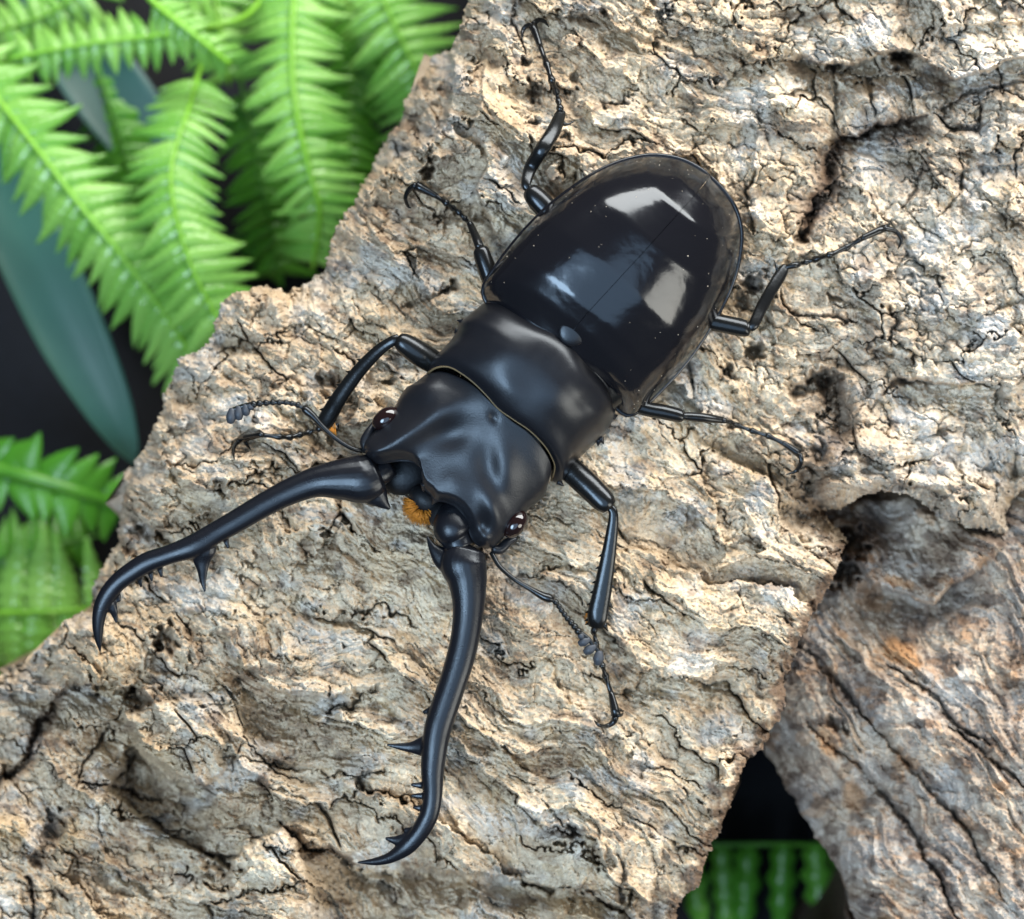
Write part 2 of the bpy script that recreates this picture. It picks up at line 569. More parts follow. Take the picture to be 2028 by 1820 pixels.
M_FRINGE = chitin('golden_fringe', (0.15, 0.11, 0.055), 0.6, 0.0, 5000, 0.5)
M_BRUSH = chitin('orange_bristle', (0.55, 0.21, 0.02), 0.6, 0.0, 5000, 0.0)

def leaf_mat(name, dark, light, vein, trans, rough, scale):
    m, nt, b = new_mat(name)
    co = node(nt, 'ShaderNodeTexCoord').outputs['Object']
    oi = node(nt, 'ShaderNodeObjectInfo')
    n = noise(nt, scale, 4, 0.55, 0.3, co)
    f = math_(nt, 'ADD', math_(nt, 'MULTIPLY', n.outputs[0], 0.8), math_(nt, 'MULTIPLY', oi.outputs['Random'], 0.35), True)
    c = ramp(nt, f, [(0.2, dark), (0.85, light)])
    nt.links.new(c, b.inputs['Base Color'])
    b.inputs['Roughness'].default_value = rough
    b.inputs['Specular IOR Level'].default_value = 0.5
    tr = node(nt, 'ShaderNodeBsdfTranslucent')
    nt.links.new(c, tr.inputs['Color'])
    mx = node(nt, 'ShaderNodeMixShader')
    mx.inputs[0].default_value = trans
    out = nt.nodes['Material Output']
    nt.links.new(b.outputs[0], mx.inputs[1]); nt.links.new(tr.outputs[0], mx.inputs[2])
    nt.links.new(mx.outputs[0], out.inputs['Surface'])
    return m

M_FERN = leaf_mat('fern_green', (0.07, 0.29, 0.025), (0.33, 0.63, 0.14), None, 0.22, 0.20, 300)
M_FERN_D = leaf_mat('fern_deep_shaded_green', (0.04, 0.20, 0.012), (0.12, 0.36, 0.04), None, 0.28, 0.30, 300)  # own colour of the deep green frond; on low fronds, shade put into colour
M_STEM = leaf_mat('fern_stem_green', (0.14, 0.40, 0.02), (0.24, 0.55, 0.05), None, 0.1, 0.4, 200)
M_TEAL = leaf_mat('teal_leaf', (0.035, 0.115, 0.088), (0.065, 0.19, 0.145), None, 0.1, 0.5, 60)
M_TEAL_D = leaf_mat('shaded_teal_leaf', (0.016, 0.062, 0.058), (0.028, 0.095, 0.088), None, 0.05, 0.5, 60)  # teal leaf colour with the shade of its low place put in

m, nt, b = new_mat('black_cloth')
co = node(nt, 'ShaderNodeTexCoord').outputs['Object']
nn = noise(nt, 900, 3, 0.6, 0, co)
nt.links.new(ramp(nt, nn.outputs[0], [(0.3, (0.0012, 0.0018, 0.004)), (0.7, (0.003, 0.004, 0.008))]), b.inputs['Base Color'])
b.inputs['Roughness'].default_value = 0.9
M_CLOTH = m

# ------------------------------------------------------------------ setting: the cloth the pieces stand on
g = 400
me = bpy.data.meshes.new('ground')
me.from_pydata([(-g * MM, -g * MM, GROUND_Z * MM), (g * MM, -g * MM, GROUND_Z * MM), (g * MM, g * MM, GROUND_Z * MM), (-g * MM, g * MM, GROUND_Z * MM)], [], [(0, 1, 2, 3)])
gr = link('ground', me, M_CLOTH, None, False)
gr['kind'] = 'structure'

# ------------------------------------------------------------------ large bark piece
F = Field(-200, 2110, -130, 1900, 2.0)
X, Y = F.X, F.Y
F.Z += macro(X, Y, [
    (930, 60, -2.0), (980, 250, 1.2), (1000, 420, 1.0), (880, 420, -2.0), (820, 500, -3.0), (700, 520, -4.5), (640, 600, -4.0),
    (480, 640, -5.5), (560, 760, -2.5), (380, 800, -5.5), (480, 950, -2.0), (300, 1000, -6.0), (300, 1150, -4.0), (200, 1300, -3.5),
    (60, 1400, -9.0), (-40, 1500, -11), (120, 1500, -6.0), (40, 1750, -7.5), (250, 1650, -6.5), (300, 1780, -7.0), (450, 1640, -6.0),
    (560, 1720, -3.0), (480, 1450, -1.2), (500, 1250, -0.5), (700, 1150, 0.0), (750, 1400, -0.2), (900, 1600, -1.2), (1000, 1790, -6.0),
    (800, 1790, -6.0), (1200, 1600, -1.0), (1100, 1300, 0.3), (1350, 1250, -0.2), (1500, 1250, -1.2), (1600, 1100, -1.8), (1400, 1600, -2.5),
    (1300, 1780, -3.5), (1150, 700, 0.0), (1000, 850, 0.0), (1300, 500, -0.5), (1350, 850, -1.2), (1450, 200, -0.5), (1250, 100, 0.0),
    (1600, 200, -0.8), (1700, 60, 0.5), (1900, 60, -0.5), (2050, 100, -1.5), (1750, 190, -2.6), (1900, 350, -2.2), (1700, 380, -3.0), (1600, 560, -2.4),
    (2050, 500, -3.0), (1800, 600, -1.6), (1950, 700, -1.8), (1600, 720, -3.2), (1520, 850, -2.8), (1750, 830, -3.2), (1740, 930, -1.6), (1950, 900, -3.0),
    (2050, 1000, -4.0)], 260) * 1.5

# grain direction: down to the right over most of the piece, flatter to the upper right
ang = math.radians(24)
wob = fbm(X / 260, Y / 260, 2, 9) * 60 + fbm(X / 90, Y / 90, 2, 19) * 12
al = X * np.cos(ang) + Y * np.sin(ang)
ac = -X * np.sin(ang) + Y * np.cos(ang) + wob
wxs = fbm(X / 30, Y / 30, 3, 15) * 8
rough_m = np.clip(0.25 + 0.75 * sst(1300, 1600, X + 0.25 * (900 - Y)) * (1 - sst(1000, 1200, Y)) + 0.55 * (1 - sst(500, 900, X + 0.35 * (Y - 900))), 0, 1)
rough_m = np.clip(rough_m + 0.35 * fbm(X / 160, Y / 160, 2, 23), 0, 1)
fib_m = 1 - 0.75 * rough_m

# broad swells, then broken facets and plates of bark in falling sizes, then fibres and grit
F.Z += 1.6 * fbm(X / 230, Y / 180, 3, 31)
sw = fbm(X / 13, Y / 13, 2, 33) * 3.0
calm = 1 - 0.6 * np.exp(-(((X - 1130) * 0.66 + (Y - 700) * -0.75) / 420) ** 4 - (((X - 1130) * 0.75 + (Y - 700) * 0.66) / 190) ** 4)
pe, id_e, ede = plates((al + wxs * 2.0 + sw) / 400, (ac + wxs * 1.6 + sw) / 92, 21, 3.4, 3.8, 0.45)
pi_, id_i, edi = plates((al * 0.9 + wxs * 2.2 + sw) / 150, (ac + wxs * 2.0 + sw) / 105, 27, 3.0, 3.4, 0.3)
rs = rough_m > 0.55
p0 = np.where(rs, pi_, pe); id_0 = np.where(rs, id_i, id_e); ed0 = np.where(rs, edi, ede)
p1, id_1, ed1 = plates((al + wxs * 1.8 + sw) / 88, (ac + wxs * 1.5 + sw) / 40, 24, 1.1, 1.3, 0.35)
pb, id_b, edb = plates((al + wxs * 1.4 + sw) / 58, (ac + wxs * 1.0 + sw * 0.8) / 15, 6, 0.42, 0.55, 0.3)
pc, id_c, edc = plates((al + wxs + sw) / 30, (ac + wxs * 0.7 + sw * 0.5) / 7.5, 9, 0.22, 0.3, 0.2)
pd, id_d, edd = plates((al + sw) / 11, (ac + sw * 0.4) / 4.6, 12, 0.17, 0.22, 0.2)
flake_id = id_1
F.Z += (p0 + p1) * calm + pb + pc + pd
ck = sst(-0.05, 0.25, fbm(X / 100, Y / 100, 2, 63))
F.Z -= 2.8 * np.exp(-(ed0 / 0.026) ** 2) * calm * sst(-0.15, 0.2, fbm(X / 130, Y / 130, 2, 65))
F.Z -= 0.6 * np.exp(-(ed1 / 0.030) ** 2) * ck
F.Z += 0.14 * ridged((al + wxs) / 70, ac / 3.4, 2, 69)
saw = ac / 17.0 + fbm(al / 170, ac / 60, 3, 43) * 2.6
saw = saw - np.floor(saw)
F.Z += 0.34 * (saw * (1 - sst(0.82, 1.0, saw))) * fib_m * sst(-0.3, 0.2, fbm(X / 120, Y / 120, 2, 45))
F.Z += 0.20 * ridged((al + wxs) / 46, ac / 6.0, 3, 47) * (0.3 + 0.7 * fib_m)
# lumpy crust
lx, ly = X + fbm(X / 24, Y / 24, 2, 53) * 14, Y + fbm(X / 24, Y / 24, 2, 59) * 14
f1, f2, cid = worley(lx / 52, ly / 36, 2)
F.Z += rough_m * (1.1 * (1 - f1 ** 1.5 * 1.3) - 1.0 * np.exp(-((f2 - f1) / 0.10) ** 2) * sst(-0.2, 0.3, fbm(X / 80, Y / 80, 2, 51)))
g1, g2, gid = worley((lx + 300) / 21, ly / 15, 5)
F.Z += (0.05 + 0.50 * rough_m) * (0.6 - g1)
h1, h2, hid = worley(lx / 8.5, (ly + 80) / 6.5, 8)
F.Z += (0.05 + 0.24 * rough_m) * (0.6 - h1)
F.Z += 0.14 * fbm(X / 5.0, Y / 4.0, 2, 67)
# fine shrinkage cracks
k1, k2, kid = worley((al + wob + wxs * 2) / 95, (ac + wxs * 2) / 46, 11)
F.Z -= 0.45 * np.exp(-((k2 - k1) / 0.035) ** 2) * sst(-0.1, 0.35, fbm(X / 110, Y / 110, 2, 71)) 
k1, k2, _ = worley((X + wxs * 2.5) / 36, (Y + wxs * 2) / 30, 14)
F.Z -= 0.25 * np.exp(-((k2 - k1) / 0.055) ** 2) * sst(0.0, 0.4, fbm(X / 90, Y / 90, 2, 73))

# the low strip behind the upper left edge and low shoulders along the left edge
F.region([(905, -140), (891, 91), (894, 150), (883, 235), (858, 272), (818, 292), (800, 318), (760, 336), (718, 372), (690, 392), (655, 420), (560, 420), (560, -140)], -11.0, 7)
F.region([(268, 890), (262, 945), (246, 1000), (236, 1080), (206, 1150), (190, 1195), (60, 1190), (100, 860)], -7.0, 6)
F.region([(1060, 1900), (1140, 1772), (1240, 1800), (1260, 1900)], -2.0, 8)

# hand-placed relief, lower left
F.lump(212, 1285, 66, 68, 2.4, 0, 3.0); F.patch('warm', 215, 1290, 62, 62, 0.75)
F.ledge([(140, 1345), (180, 1370), (215, 1374), (250, 1366), (280, 1350)], 3.6, 40, 0.3)
F.hole(325, 1272, 26, 34, 3.2, 10, 1.0); F.hole(309, 1322, 22, 26, 1.6, 20, 0.9)
F.hole(207, 1366, 27, 14, 3.4, -18, 0.0); F.patch('warm', 207, 1366, 27, 14, 0.8)
F.hole(268, 1388, 32, 19, 5.0, 20, 0.8)
F.crack([(128, 1375), (104, 1405), (81, 1431), (70, 1470), (58, 1500), (32, 1526), (-20, 1556)], 11, 4.5, False, 0.7)
F.ledge([(238, 1408), (262, 1455), (285, 1505), (330, 1545), (380, 1557), (430, 1562)], 4.2, 95, 0.9)
F.lump(320, 1500, 95, 32, 1.6, 32); F.patch('warm', 305, 1490, 70, 30, 0.7, 40)
F.crack([(158, 1554), (211, 1552), (253, 1564), (288, 1585), (320, 1590)], 6, 2.6, True, 0.4)
F.crack([(275, 1485), (255, 1512), (235, 1545)], 6, 2.0, True, 0.3)
F.crack([(215, 1432), (200, 1470), (170, 1510), (150, 1560)], 7, 2.2, True, 0.3)
F.crack([(296, 1622), (320, 1645), (352, 1662), (415, 1688), (475, 1693)], 7, 3.0, True, 0.4)
F.hole(435, 1712, 40, 26, 2.6, 20, 0.7)
F.lump(555, 1735, 50, 80, 1.4, -12, 2.6)
F.crack([(556, 1630), (574, 1659), (609, 1677), (650, 1684), (700, 1712)], 9, 4.2, True, 0.6)
F.ledge([(640, 1684), (700, 1712), (792, 1708), (880, 1722), (964, 1734), (1050, 1748), (1136, 1762), (1222, 1792), (1262, 1812)], 4.2, 60, 0.5)
F.hole(100, 1650, 20, 54, 2.2, 25, 1.0); F.hole(72, 1705, 14, 20, 2.0, 0, 0.9)
F.patch('warm', 134, 1650, 20, 34, 1.0, 20); F.lump(134, 1650, 24, 38, 0.8, 20)
F.patch('warm', 12, 1650, 44, 44, 0.9); F.lump(12, 1650, 48, 48, 1.2, 0, 3)
F.patch('dark', 522, 1553, 16, 18, 0.8)
F.crack([(52, 1740), (62, 1775), (72, 1830)], 8, 2.5, False, 0.5)
F.ledge([(440, 1322), (490, 1346), (534, 1364), (598, 1367), (668, 1388), (690, 1372)], 1.7, 55, 0.3)
F.ledge([(700, 1368), (740, 1378), (775, 1395), (800, 1425)], 1.4, 30, 0.2)
F.ledge([(390, 1300), (470, 1390), (600, 1440), (760, 1520)], 0.9, 60, 0.5)
F.ledge([(420, 1440), (520, 1490), (640, 1530), (760, 1600)], 1.2, 50, 0.4)
F.crack([(432, 1492), (470, 1500), (520, 1508), (560, 1535), (600, 1545)], 5, 1.6, True)
F.crack([(455, 1525), (462, 1500), (480, 1478)], 4, 1.3, True)
F.lump(144 + 1000, 1806, 62, 26, 2.6, 5, 3); F.patch('warm', 1144, 1806, 60, 28, 0.9)
F.hole(1205, 1708, 12, 24, 1.8, 0, 0.5); F.crack([(1225, 1690), (1238, 1740), (1228, 1790)], 8, 1.8, True, 0.4)
F.crack([(1070, 1585), (1090, 1610), (1120, 1640), (1148, 1650)], 5, 1.3, True)
F.patch('warm', 985, 1575, 13, 17, 0.9); F.lump(985, 1575, 15, 18, 0.5)
F.patch('warm', 300, 1215, 60, 30, 0.5, 20); F.patch('warm', 250, 1130, 60, 40, 0.35)
def zc_(pts): return [(0.4395 * x, 1188.3 + 0.4395 * y) for x, y in pts]
F.region(zc_([(560, 510), (640, 480), (860, 430), (1000, 640), (1010, 740), (940, 850), (800, 790), (650, 670)]), 1.8, 4)
F.region(zc_([(600, 640), (700, 730), (800, 800), (850, 880), (950, 1040), (1080, 1150), (1030, 1210), (900, 1120), (700, 1010), (500, 860), (560, 700)]), -3.6, 7)
F.region(zc_([(830, 880), (950, 850), (1200, 890), (1170, 940), (950, 1045)]), 1.2, 4)
F.region(zc_([(1270, 1030), (1330, 1090), (1400, 1300), (1430, 1500), (1080, 1500), (1035, 1300), (1050, 1170), (1150, 1090)]), 2.8, 5)
F.region(zc_([(1290, 1040), (1480, 1135), (1620, 1160), (1800, 1200), (2100, 1250), (2100, 1500), (1440, 1500), (1400, 1290), (1335, 1095)]), -2.0, 6)
F.region(zc_([(250, 450), (330, 560), (250, 640), (200, 700), (120, 760), (60, 830), (0, 850), (-200, 900), (-200, 420), (0, 400)]), -2.4, 6)
F.region(zc_([(1010, 110), (1300, 60), (1700, 160), (1960, 380), (1600, 400), (1500, 460), (1250, 400), (1050, 260)]), 1.4, 4)
# the rest of the left side
F.hole(290, 1050, 20, 15, 2.6, 0, 0.7); F.hole(318, 1060, 10, 12, 2.2, 0, 0.7); F.hole(413, 1026, 20, 12, 2.2, -20, 0.5)
F.hole(432, 960, 14, 14, 2.8, 0, 0.6); F.patch('dark', 428, 882, 26, 24, 0.45); F.patch('dark', 543, 752, 34, 13, 0.45, 10)
F.hole(652, 752, 30, 16, 2.4, 20, 0.3); F.hole(766, 754, 15, 8, 2.4, -10, 0.7); F.hole(792, 745, 6, 6, 1.5)
F.lump(480, 600, 48, 34, 2.2, -20, 2.6); F.lump(560, 590, 40, 26, 1.5); F.lump(640, 570, 40, 24, 1.2)
F.lump(410, 740, 46, 60, 1.2, 20); F.lump(470, 930, 50, 34, 1.0); F.lump(330, 980, 50, 60, 1.4); F.lump(510, 840, 60, 26, 0.9, 10)
F.lump(390, 690, 60, 26, 1.4, -30)
F.crack([(492, 655), (498, 625), (520, 600)], 5, 1.4, True); F.crack([(680, 670), (700, 650), (742, 640)], 5, 1.3)
F.crack([(700, 590), (712, 622), (730, 640), (770, 650)], 4, 1.2)
F.hole(888, 572, 22, 13, 2.6, -25, 0.6); F.crack([(800, 612), (850, 590), (905, 556)], 9, 1.6, True, 0.3)
F.lump(745, 620, 44, 26, 1.0); F.lump(835, 606, 24, 20, 0.9)
F.hole(847, 342, 15, 17, 5.0, 10, 0.9); F.hole(858, 318, 11, 10, 3.0, 0, 0.6)
F.crack([(862, 272), (852, 300), (846, 330)], 5, 2.0)
F.hole(955, 430, 16, 14, 2.2, 0, 0.7); F.lump(905, 470, 30, 26, 1.0)
F.ledge([(985, 470), (960, 430), (948, 380), (962, 320), (940, 250), (950, 190)], 2.2, 70, 0.6, sgn=-1)
F.lump(985, 200, 38, 130, 1.6, 6); F.lump(980, 360, 34, 80, 1.4, -8)
F.patch('warm', 985, 110, 34, 36, 0.6); F.patch('warm', 1000, 220, 36, 70, 0.45); F.patch('warm', 1070, 15, 40, 34, 0.75); F.patch('warm', 930, 20, 34, 28, 0.5)
F.hole(1044, 122, 13, 12, 2.6, 0, 0.9); F.hole(1058, 183, 13, 24, 2.8, -15, 0.9); F.hole(1062, 246, 12, 10, 2.4, 20, 0.9); F.hole(1053, 282, 9, 18, 2.2, -10, 0.8)
F.crack([(1020, 8), (1016, 40), (1026, 70), (1040, 110)], 5, 1.5, True, 0.5)
F.hole(1140, 150, 9, 12, 1.6, 0, 0.5); F.hole(1145, 170, 7, 7, 1.5, 0, 0.5); F.hole(1118, 275, 14, 9, 1.8, 0, 0.6); F.hole(1170, 300, 22, 9, 1.8, 35, 0.5)
F.patch('dark', 1300, 130, 20, 26, 0.35); F.patch('dark', 1530, 250, 16, 34, 0.5, 20)
F.ledge([(1180, 70), (1250, 60), (1300, 85), (1350, 105), (1400, 125)], 0.9, 40, 0.3)
F.crack([(1120, 35), (1160, 40), (1185, 48)], 7, 1.6, True, 0.4)
# upper right
F.ledge([(1548, 88), (1589, 110), (1632, 127), (1676, 127), (1723, 117), (1758, 103), (1799, 100), (1827, 125), (1864, 140), (1889, 156), (1943, 144), (1983, 122), (2060, 104)], 4.6, 42, 0.8, 4)
F.hole(1786, 119, 36, 17, 6.0, 0, 1.0); F.hole(1656, 134, 26, 12, 4.0, 0, 0.9)
F.crack([(1650, 140), (1658, 204), (1654, 256)], 13, 2.2, True)
F.lump(1560, 190, 60, 90, 2.2, -35); F.lump(1730, 195, 60, 34, 1.8, -8); F.lump(1700, 75, 110, 34, 1.4, 4)
F.ledge([(1650, 262), (1690, 272), (1733, 253), (1770, 243), (1811, 236), (1840, 230)], 2.4, 36, 0.7, 3)
F.crack([(1662, 266), (1695, 275), (1733, 253), (1770, 243), (1811, 236), (1840, 228)], 9, 3.2, True, 0.8)
F.hole(1683, 272, 20, 12, 3.6, 10, 1.0)
F.crack([(1850, 226), (1889, 251), (1927, 259), (1938, 246), (1934, 205)], 7, 2.6, True, 0.4)
F.crack([(1870, 214), (1925, 183), (1975, 172), (2050, 166)], 7, 2.4, False, 0.4)
F.crack([(1670, 276), (1645, 313), (1639, 376), (1614, 407), (1592, 470)], 28, 2.6, True, 0.85)
F.hole(1585, 467, 16, 14, 3.0, 30, 0.9); F.hole(1648, 330, 9, 12, 2.0, 0, 0.9)
F.patch('dark', 1600, 390, 40, 26, 0.45, -20); F.patch('dark', 1800, 268, 60, 22, 0.5, -10); F.patch('dark', 1780, 345, 50, 30, 0.25); F.patch('dark', 1830, 330, 8, 26, 0.6, 30)
F.crack([(1790, 415), (1815, 375), (1830, 320)], 5, 1.6, True, 0.4); F.crack([(1800, 415), (1825, 450), (1870, 470)], 5, 1.4, True)
F.hole(1488, 566, 21, 26, 4.0, 20, 0.9); F.hole(1470, 595, 22, 20, 2.4, 0, 0.6)
F.hole(1494, 702, 22, 26, 4.0, 30, 0.9); F.hole(1437, 740, 14, 18, 2.4, 0, 0.7)
F.hole(1632, 757, 38, 22, 5.0, 5, 1.0); F.hole(1590, 776, 30, 17, 2.6, 0, 0.9); F.hole(1745, 698, 24, 15, 2.6, 0, 0.9)
F.ledge([(1770, 752), (1811, 755), (1864, 762), (1902, 766), (1927, 756), (1995, 756)], 2.4, 40, 0.5, 3)
F.crack([(1745, 780), (1775, 756), (1811, 755), (1864, 762)], 8, 2.2, True, 0.5)
F.crack([(1640, 770), (1660, 805), (1664, 852), (1630, 899), (1610, 946), (1614, 1005)], 34, 2.8, False, 0.6)
F.hole(1620, 900, 24, 30, 2.0, 30, 0.6)
F.lump(1735, 925, 104, 62, 2.8, 10, 3.0); F.patch('grey', 1735, 915, 95, 60, 0.5)
F.lump(1700, 820, 24, 22, 1.4); F.lump(1830, 830, 40, 36, 1.3); F.lump(1740, 590, 20, 50, 1.4, -5); F.lump(1640, 640, 46, 18, 1.2, 18)
F.crack([(1560, 620), (1640, 625), (1700, 640)], 7, 1.8, True, 0.5); F.hole(1655, 590, 18, 8, 2.0, 10, 0.5); F.crack([(1760, 680), (1775, 640), (1760, 610)], 8, 1.8, True, 0.5)
F.patch('warm', 1462, 780, 26, 18, 0.6); F.hole(1457, 776, 7, 6, 1.3, 0, 0.5)
F.hole(1448, 845, 12, 10, 1.6, 0, 0.7); F.lump(1530, 860, 50, 24, 1.0, 30)
F.ledge([(1395, 880), (1450, 915), (1520, 950), (1580, 985), (1612, 1005)], 1.3, 60, 0.7, 4, sgn=-1)
F.patch('dark', 1275, 925, 26, 12, 0.55, 15); F.patch('warm', 1255, 910, 24, 10, 0.6)
F.hole(1372, 760, 6, 8, 1.3, 0, 0.5)
F.crack([(1930, 640), (1985, 600), (2040, 590)], 5, 1.2); F.crack([(1860, 430), (1900, 380), (1905, 330), (1900, 290)], 5, 1.5, True)
F.ledge([(1880, 345), (1940, 330), (2050, 320)], 1.0, 50, 0.3)
F.ledge([(1860, 60), (1910, 45), (1980, 50), (2060, 40)], 1.3, 26, 0.3)

# colour fields
tn = 0.50 + 0.22 * (id_0 - 0.5) + 0.18 * (id_1 - 0.5) + 0.16 * (id_b - 0.5) + 0.14 * (id_c - 0.5) + 0.12 * (id_d - 0.5) + 0.14 * (cid - 0.5) * rough_m + 0.12 * (gid - 0.5) + 0.16 * (hid - 0.5)
tn += 0.26 * fbm(X / 210, Y / 160, 3, 83) + 0.22 * fbm(al / 90, ac / 9, 3, 85) + 0.16 * fbm(X / 6, Y / 5, 2, 89)
tn += 0.08 * (1 - sst(900, 1500, Y)) * sst(1100, 1500, X)
F.tone = np.clip(tn + 0.06, 0, 1)
F.warm = np.maximum(F.warm, 0.40 * sst(0.16, 0.50, fbm(X / 130, Y / 95, 3, 91)) * (1 - 0.6 * sst(1400, 1700, X)))
F.warm = np.maximum(F.warm, 0.55 * sst(0.36, 0.46, fbm(X / 40, Y / 30, 3, 93)))
F.grey = np.maximum(F.grey, 0.75 * sst(0.05, 0.45, fbm(X / 120, Y / 90, 3, 95)) + 0.35 * sst(1450, 1800, X))
F.dark = np.maximum(F.dark, 0.5 * sst(0.34, 0.48, fbm(X / 70, Y / 45, 4, 97)))
F.dark = np.maximum(F.dark, 0.75 * sst(0.60, 0.85, hid) * sst(0.1, 0.4, fbm(X / 60, Y / 60, 2, 99)) * 0.6)

OUT = [(948, -140), (925, 10), (893, 92), (860, 112), (828, 160), (802, 186), (796, 230), (770, 258), (742, 318), (708, 388), (664, 448),
       (640, 538), (606, 556), (572, 576), (520, 566), (480, 570), (436, 600), (422, 640), (420, 672), (388, 694), (352, 712), (338, 750),
       (326, 792), (300, 850), (286, 890), (248, 935), (240, 990), (232, 1075), (186, 1150), (176, 1205), (150, 1215), (100, 1258), (50, 1310), (0, 1340), (-90, 1384), (-220, 1440),
       (-220, 1920), (1326, 1920), (1338, 1825), (1346, 1790), (1382, 1756), (1410, 1682), (1442, 1600), (1480, 1512), (1524, 1462), (1560, 1402), (1552, 1350), (1574, 1300),
       (1600, 1240), (1640, 1170), (1668, 1112), (1680, 1062), (1640, 1030), (1625, 1012), (1661, 1008), (1692, 989), (1739, 976), (1786, 976), (1833, 1001), (1858, 1026),
       (1896, 1039), (1943, 1048), (1974, 1058), (1999, 1056), (1992, 1010), (2028, 970), (2120, 950), (2120, -140)]
sd = poly_sd(OUT, X, Y)
sd = sd + fbm(X / 34, Y / 34, 3, 103) * 8 + fbm(X / 9, Y / 9, 2, 107) * 4.0
e_l = np.clip(1 - sd / 34.0, 0, 1)
hollow = sst(1590, 1640, X) * sst(930, 960, Y) * (1 - sst(1068, 1080, Y))
F.Z -= 6.5 * np.clip(1 - sd / 62.0, 0, 1) ** 2 * hollow
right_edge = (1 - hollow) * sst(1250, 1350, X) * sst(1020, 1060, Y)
e_w = np.clip(1 - (sd + 34 * fbm(X / 60, Y / 60, 3, 57)) / 115.0, 0, 1)
F.Z -= 9.0 * e_w ** 1.7 * (1 - right_edge) * (1 - hollow)
F.Z -= (3.0 * (1 - right_edge) + 3.0 * right_edge) * e_l ** 2.0
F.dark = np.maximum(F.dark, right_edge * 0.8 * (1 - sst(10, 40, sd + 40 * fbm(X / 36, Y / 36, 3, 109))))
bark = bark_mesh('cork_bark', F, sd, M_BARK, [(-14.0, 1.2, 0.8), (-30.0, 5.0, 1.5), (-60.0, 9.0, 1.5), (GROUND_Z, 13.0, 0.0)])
tag(bark, 'large pale tan slab of rugged cork bark that the black beetle stands on', 'cork bark')

# ------------------------------------------------------------------ lower grey bark piece
G = Field(1370, 2110, 940, 1900, 2.4)
X2, Y2 = G.X, G.Y
G.Z += macro(X2, Y2, [(1520, 1500, -24), (1600, 1300, -15), (1700, 1120, -19), (1650, 1450, -15), (1800, 1400, -10), (1950, 1300, -10), (2060, 1150, -10),
                      (2050, 1500, -9), (1750, 1750, -15), (1900, 1800, -11), (2060, 1800, -9), (1620, 1600, -21), (1750, 1000, -27), (1650, 1050, -26), (1850, 1030, -22), (1950, 1090, -12), (1930, 1010, -18)], 230)
ang2 = math.radians(48)
w2 = fbm(X2 / 220, Y2 / 220, 2, 12) * 50 + fbm(X2 / 70, Y2 / 70, 2, 14) * 10
al2 = X2 * np.cos(ang2) + Y2 * np.sin(ang2); ac2 = -X2 * np.sin(ang2) + Y2 * np.cos(ang2) + w2
sv = fbm(X2 / 14, Y2 / 14, 2, 13) * 4.0
T3 = ac2 / 40 + 1.3 * fbm(al2 / 260, ac2 / 120, 3, 21) + sv / 60
fr3 = T3 - np.floor(T3)
G.Z += 1.7 * (fr3 * (1 - sst(0.80, 1.0, fr3))) * (0.6 + 0.4 * fbm(X2 / 100, Y2 / 100, 2, 22))
ga, ia, _ = plates((al2 + w2 + sv) / 120, ac2 / 40 + 1.3 * fbm(al2 / 260, ac2 / 120, 3, 21), 4, 1.0, 0.9, 0.3)
gb, ib, _ = plates((al2 + sv) / 40, (ac2 + sv) / 14, 7, 0.5, 0.5, 0.2)
gc, ic, _ = plates((al2 + sv) / 15, (ac2 + sv) / 7, 10, 0.28, 0.3, 0.2)
G.Z += ga + gb + gc + 0.18 * fbm(X2 / 7, Y2 / 7, 2, 29)
q1, q2, qid = worley(X2 / 30 + w2 / 30, Y2 / 26, 3)
G.Z += 0.6 * (0.6 - q1)
q3, q4, qid2 = worley(X2 / 11 + sv / 12, Y2 / 9, 5)
G.Z += 0.45 * (0.6 - q3) + 0.25 * fbm(X2 / 5, Y2 / 5, 2, 39)
G.region([(1690, 990), (1730, 985), (1800, 985), (1900, 1040), (1990, 1080), (1930, 1130), (1880, 1160), (1850, 1196), (1810, 1185), (1760, 1165), (1720, 1150), (1690, 1090)], 3.0, 6)
G.ledge([(1715, 1148), (1760, 1168), (1815, 1188), (1850, 1200), (1885, 1165), (1940, 1130)], 3.0, 50, 0.5)
G.hole(1680, 1080, 40, 34, 6, 0, 0.9); G.hole(1672, 1135, 30, 30, 6, 0, 0.9); G.patch('dark', 1720, 1050, 36, 40, 0.7)
G.patch('warm', 1785, 1296, 46, 24, 0.95, 30); G.lump(1785, 1296, 50, 26, 0.8, 30); G.patch('warm', 1640, 1470, 18, 34, 0.8, -25); G.patch('warm', 1690, 1580, 20, 30, 0.7, -20)
G.patch('warm', 1780, 1152, 36, 10, 0.8, 20); G.hole(1655, 1440, 30, 14, 2.5, 40, 0.7)
G.crack([(1560, 1250), (1640, 1330), (1700, 1400), (1740, 1450)], 10, 2.4, True, 0.3)
G.crack([(1760, 1320), (1850, 1380), (1900, 1440), (1960, 1470)], 9, 2.2, True, 0.3)
G.crack([(1880, 1440), (1960, 1500), (2040, 1560)], 9, 2.0, True, 0.3)
G.crack([(1600, 1430), (1700, 1520), (1780, 1600), (1850, 1720), (1900, 1830)], 10, 2.2, True, 0.3)
G.crack([(1740, 1450), (1830, 1550), (1920, 1650), (1990, 1780)], 9, 2.0, True, 0.3)
G.tone = np.clip(0.46 + 0.2 * (qid - 0.5) + 0.25 * (ib - 0.5) + 0.3 * (ic - 0.5) + 0.4 * fbm(X2 / 150, Y2 / 120, 3, 33) + 0.3 * fbm(al2 / 90, ac2 / 14, 3, 35), 0, 1)
G.grey = np.clip(0.25 + 0.8 * fbm(X2 / 120, Y2 / 100, 3, 43), 0, 1)
G.warm = np.maximum(G.warm, 0.45 * sst(0.30, 0.42, fbm(X2 / 60, Y2 / 45, 3, 45)))
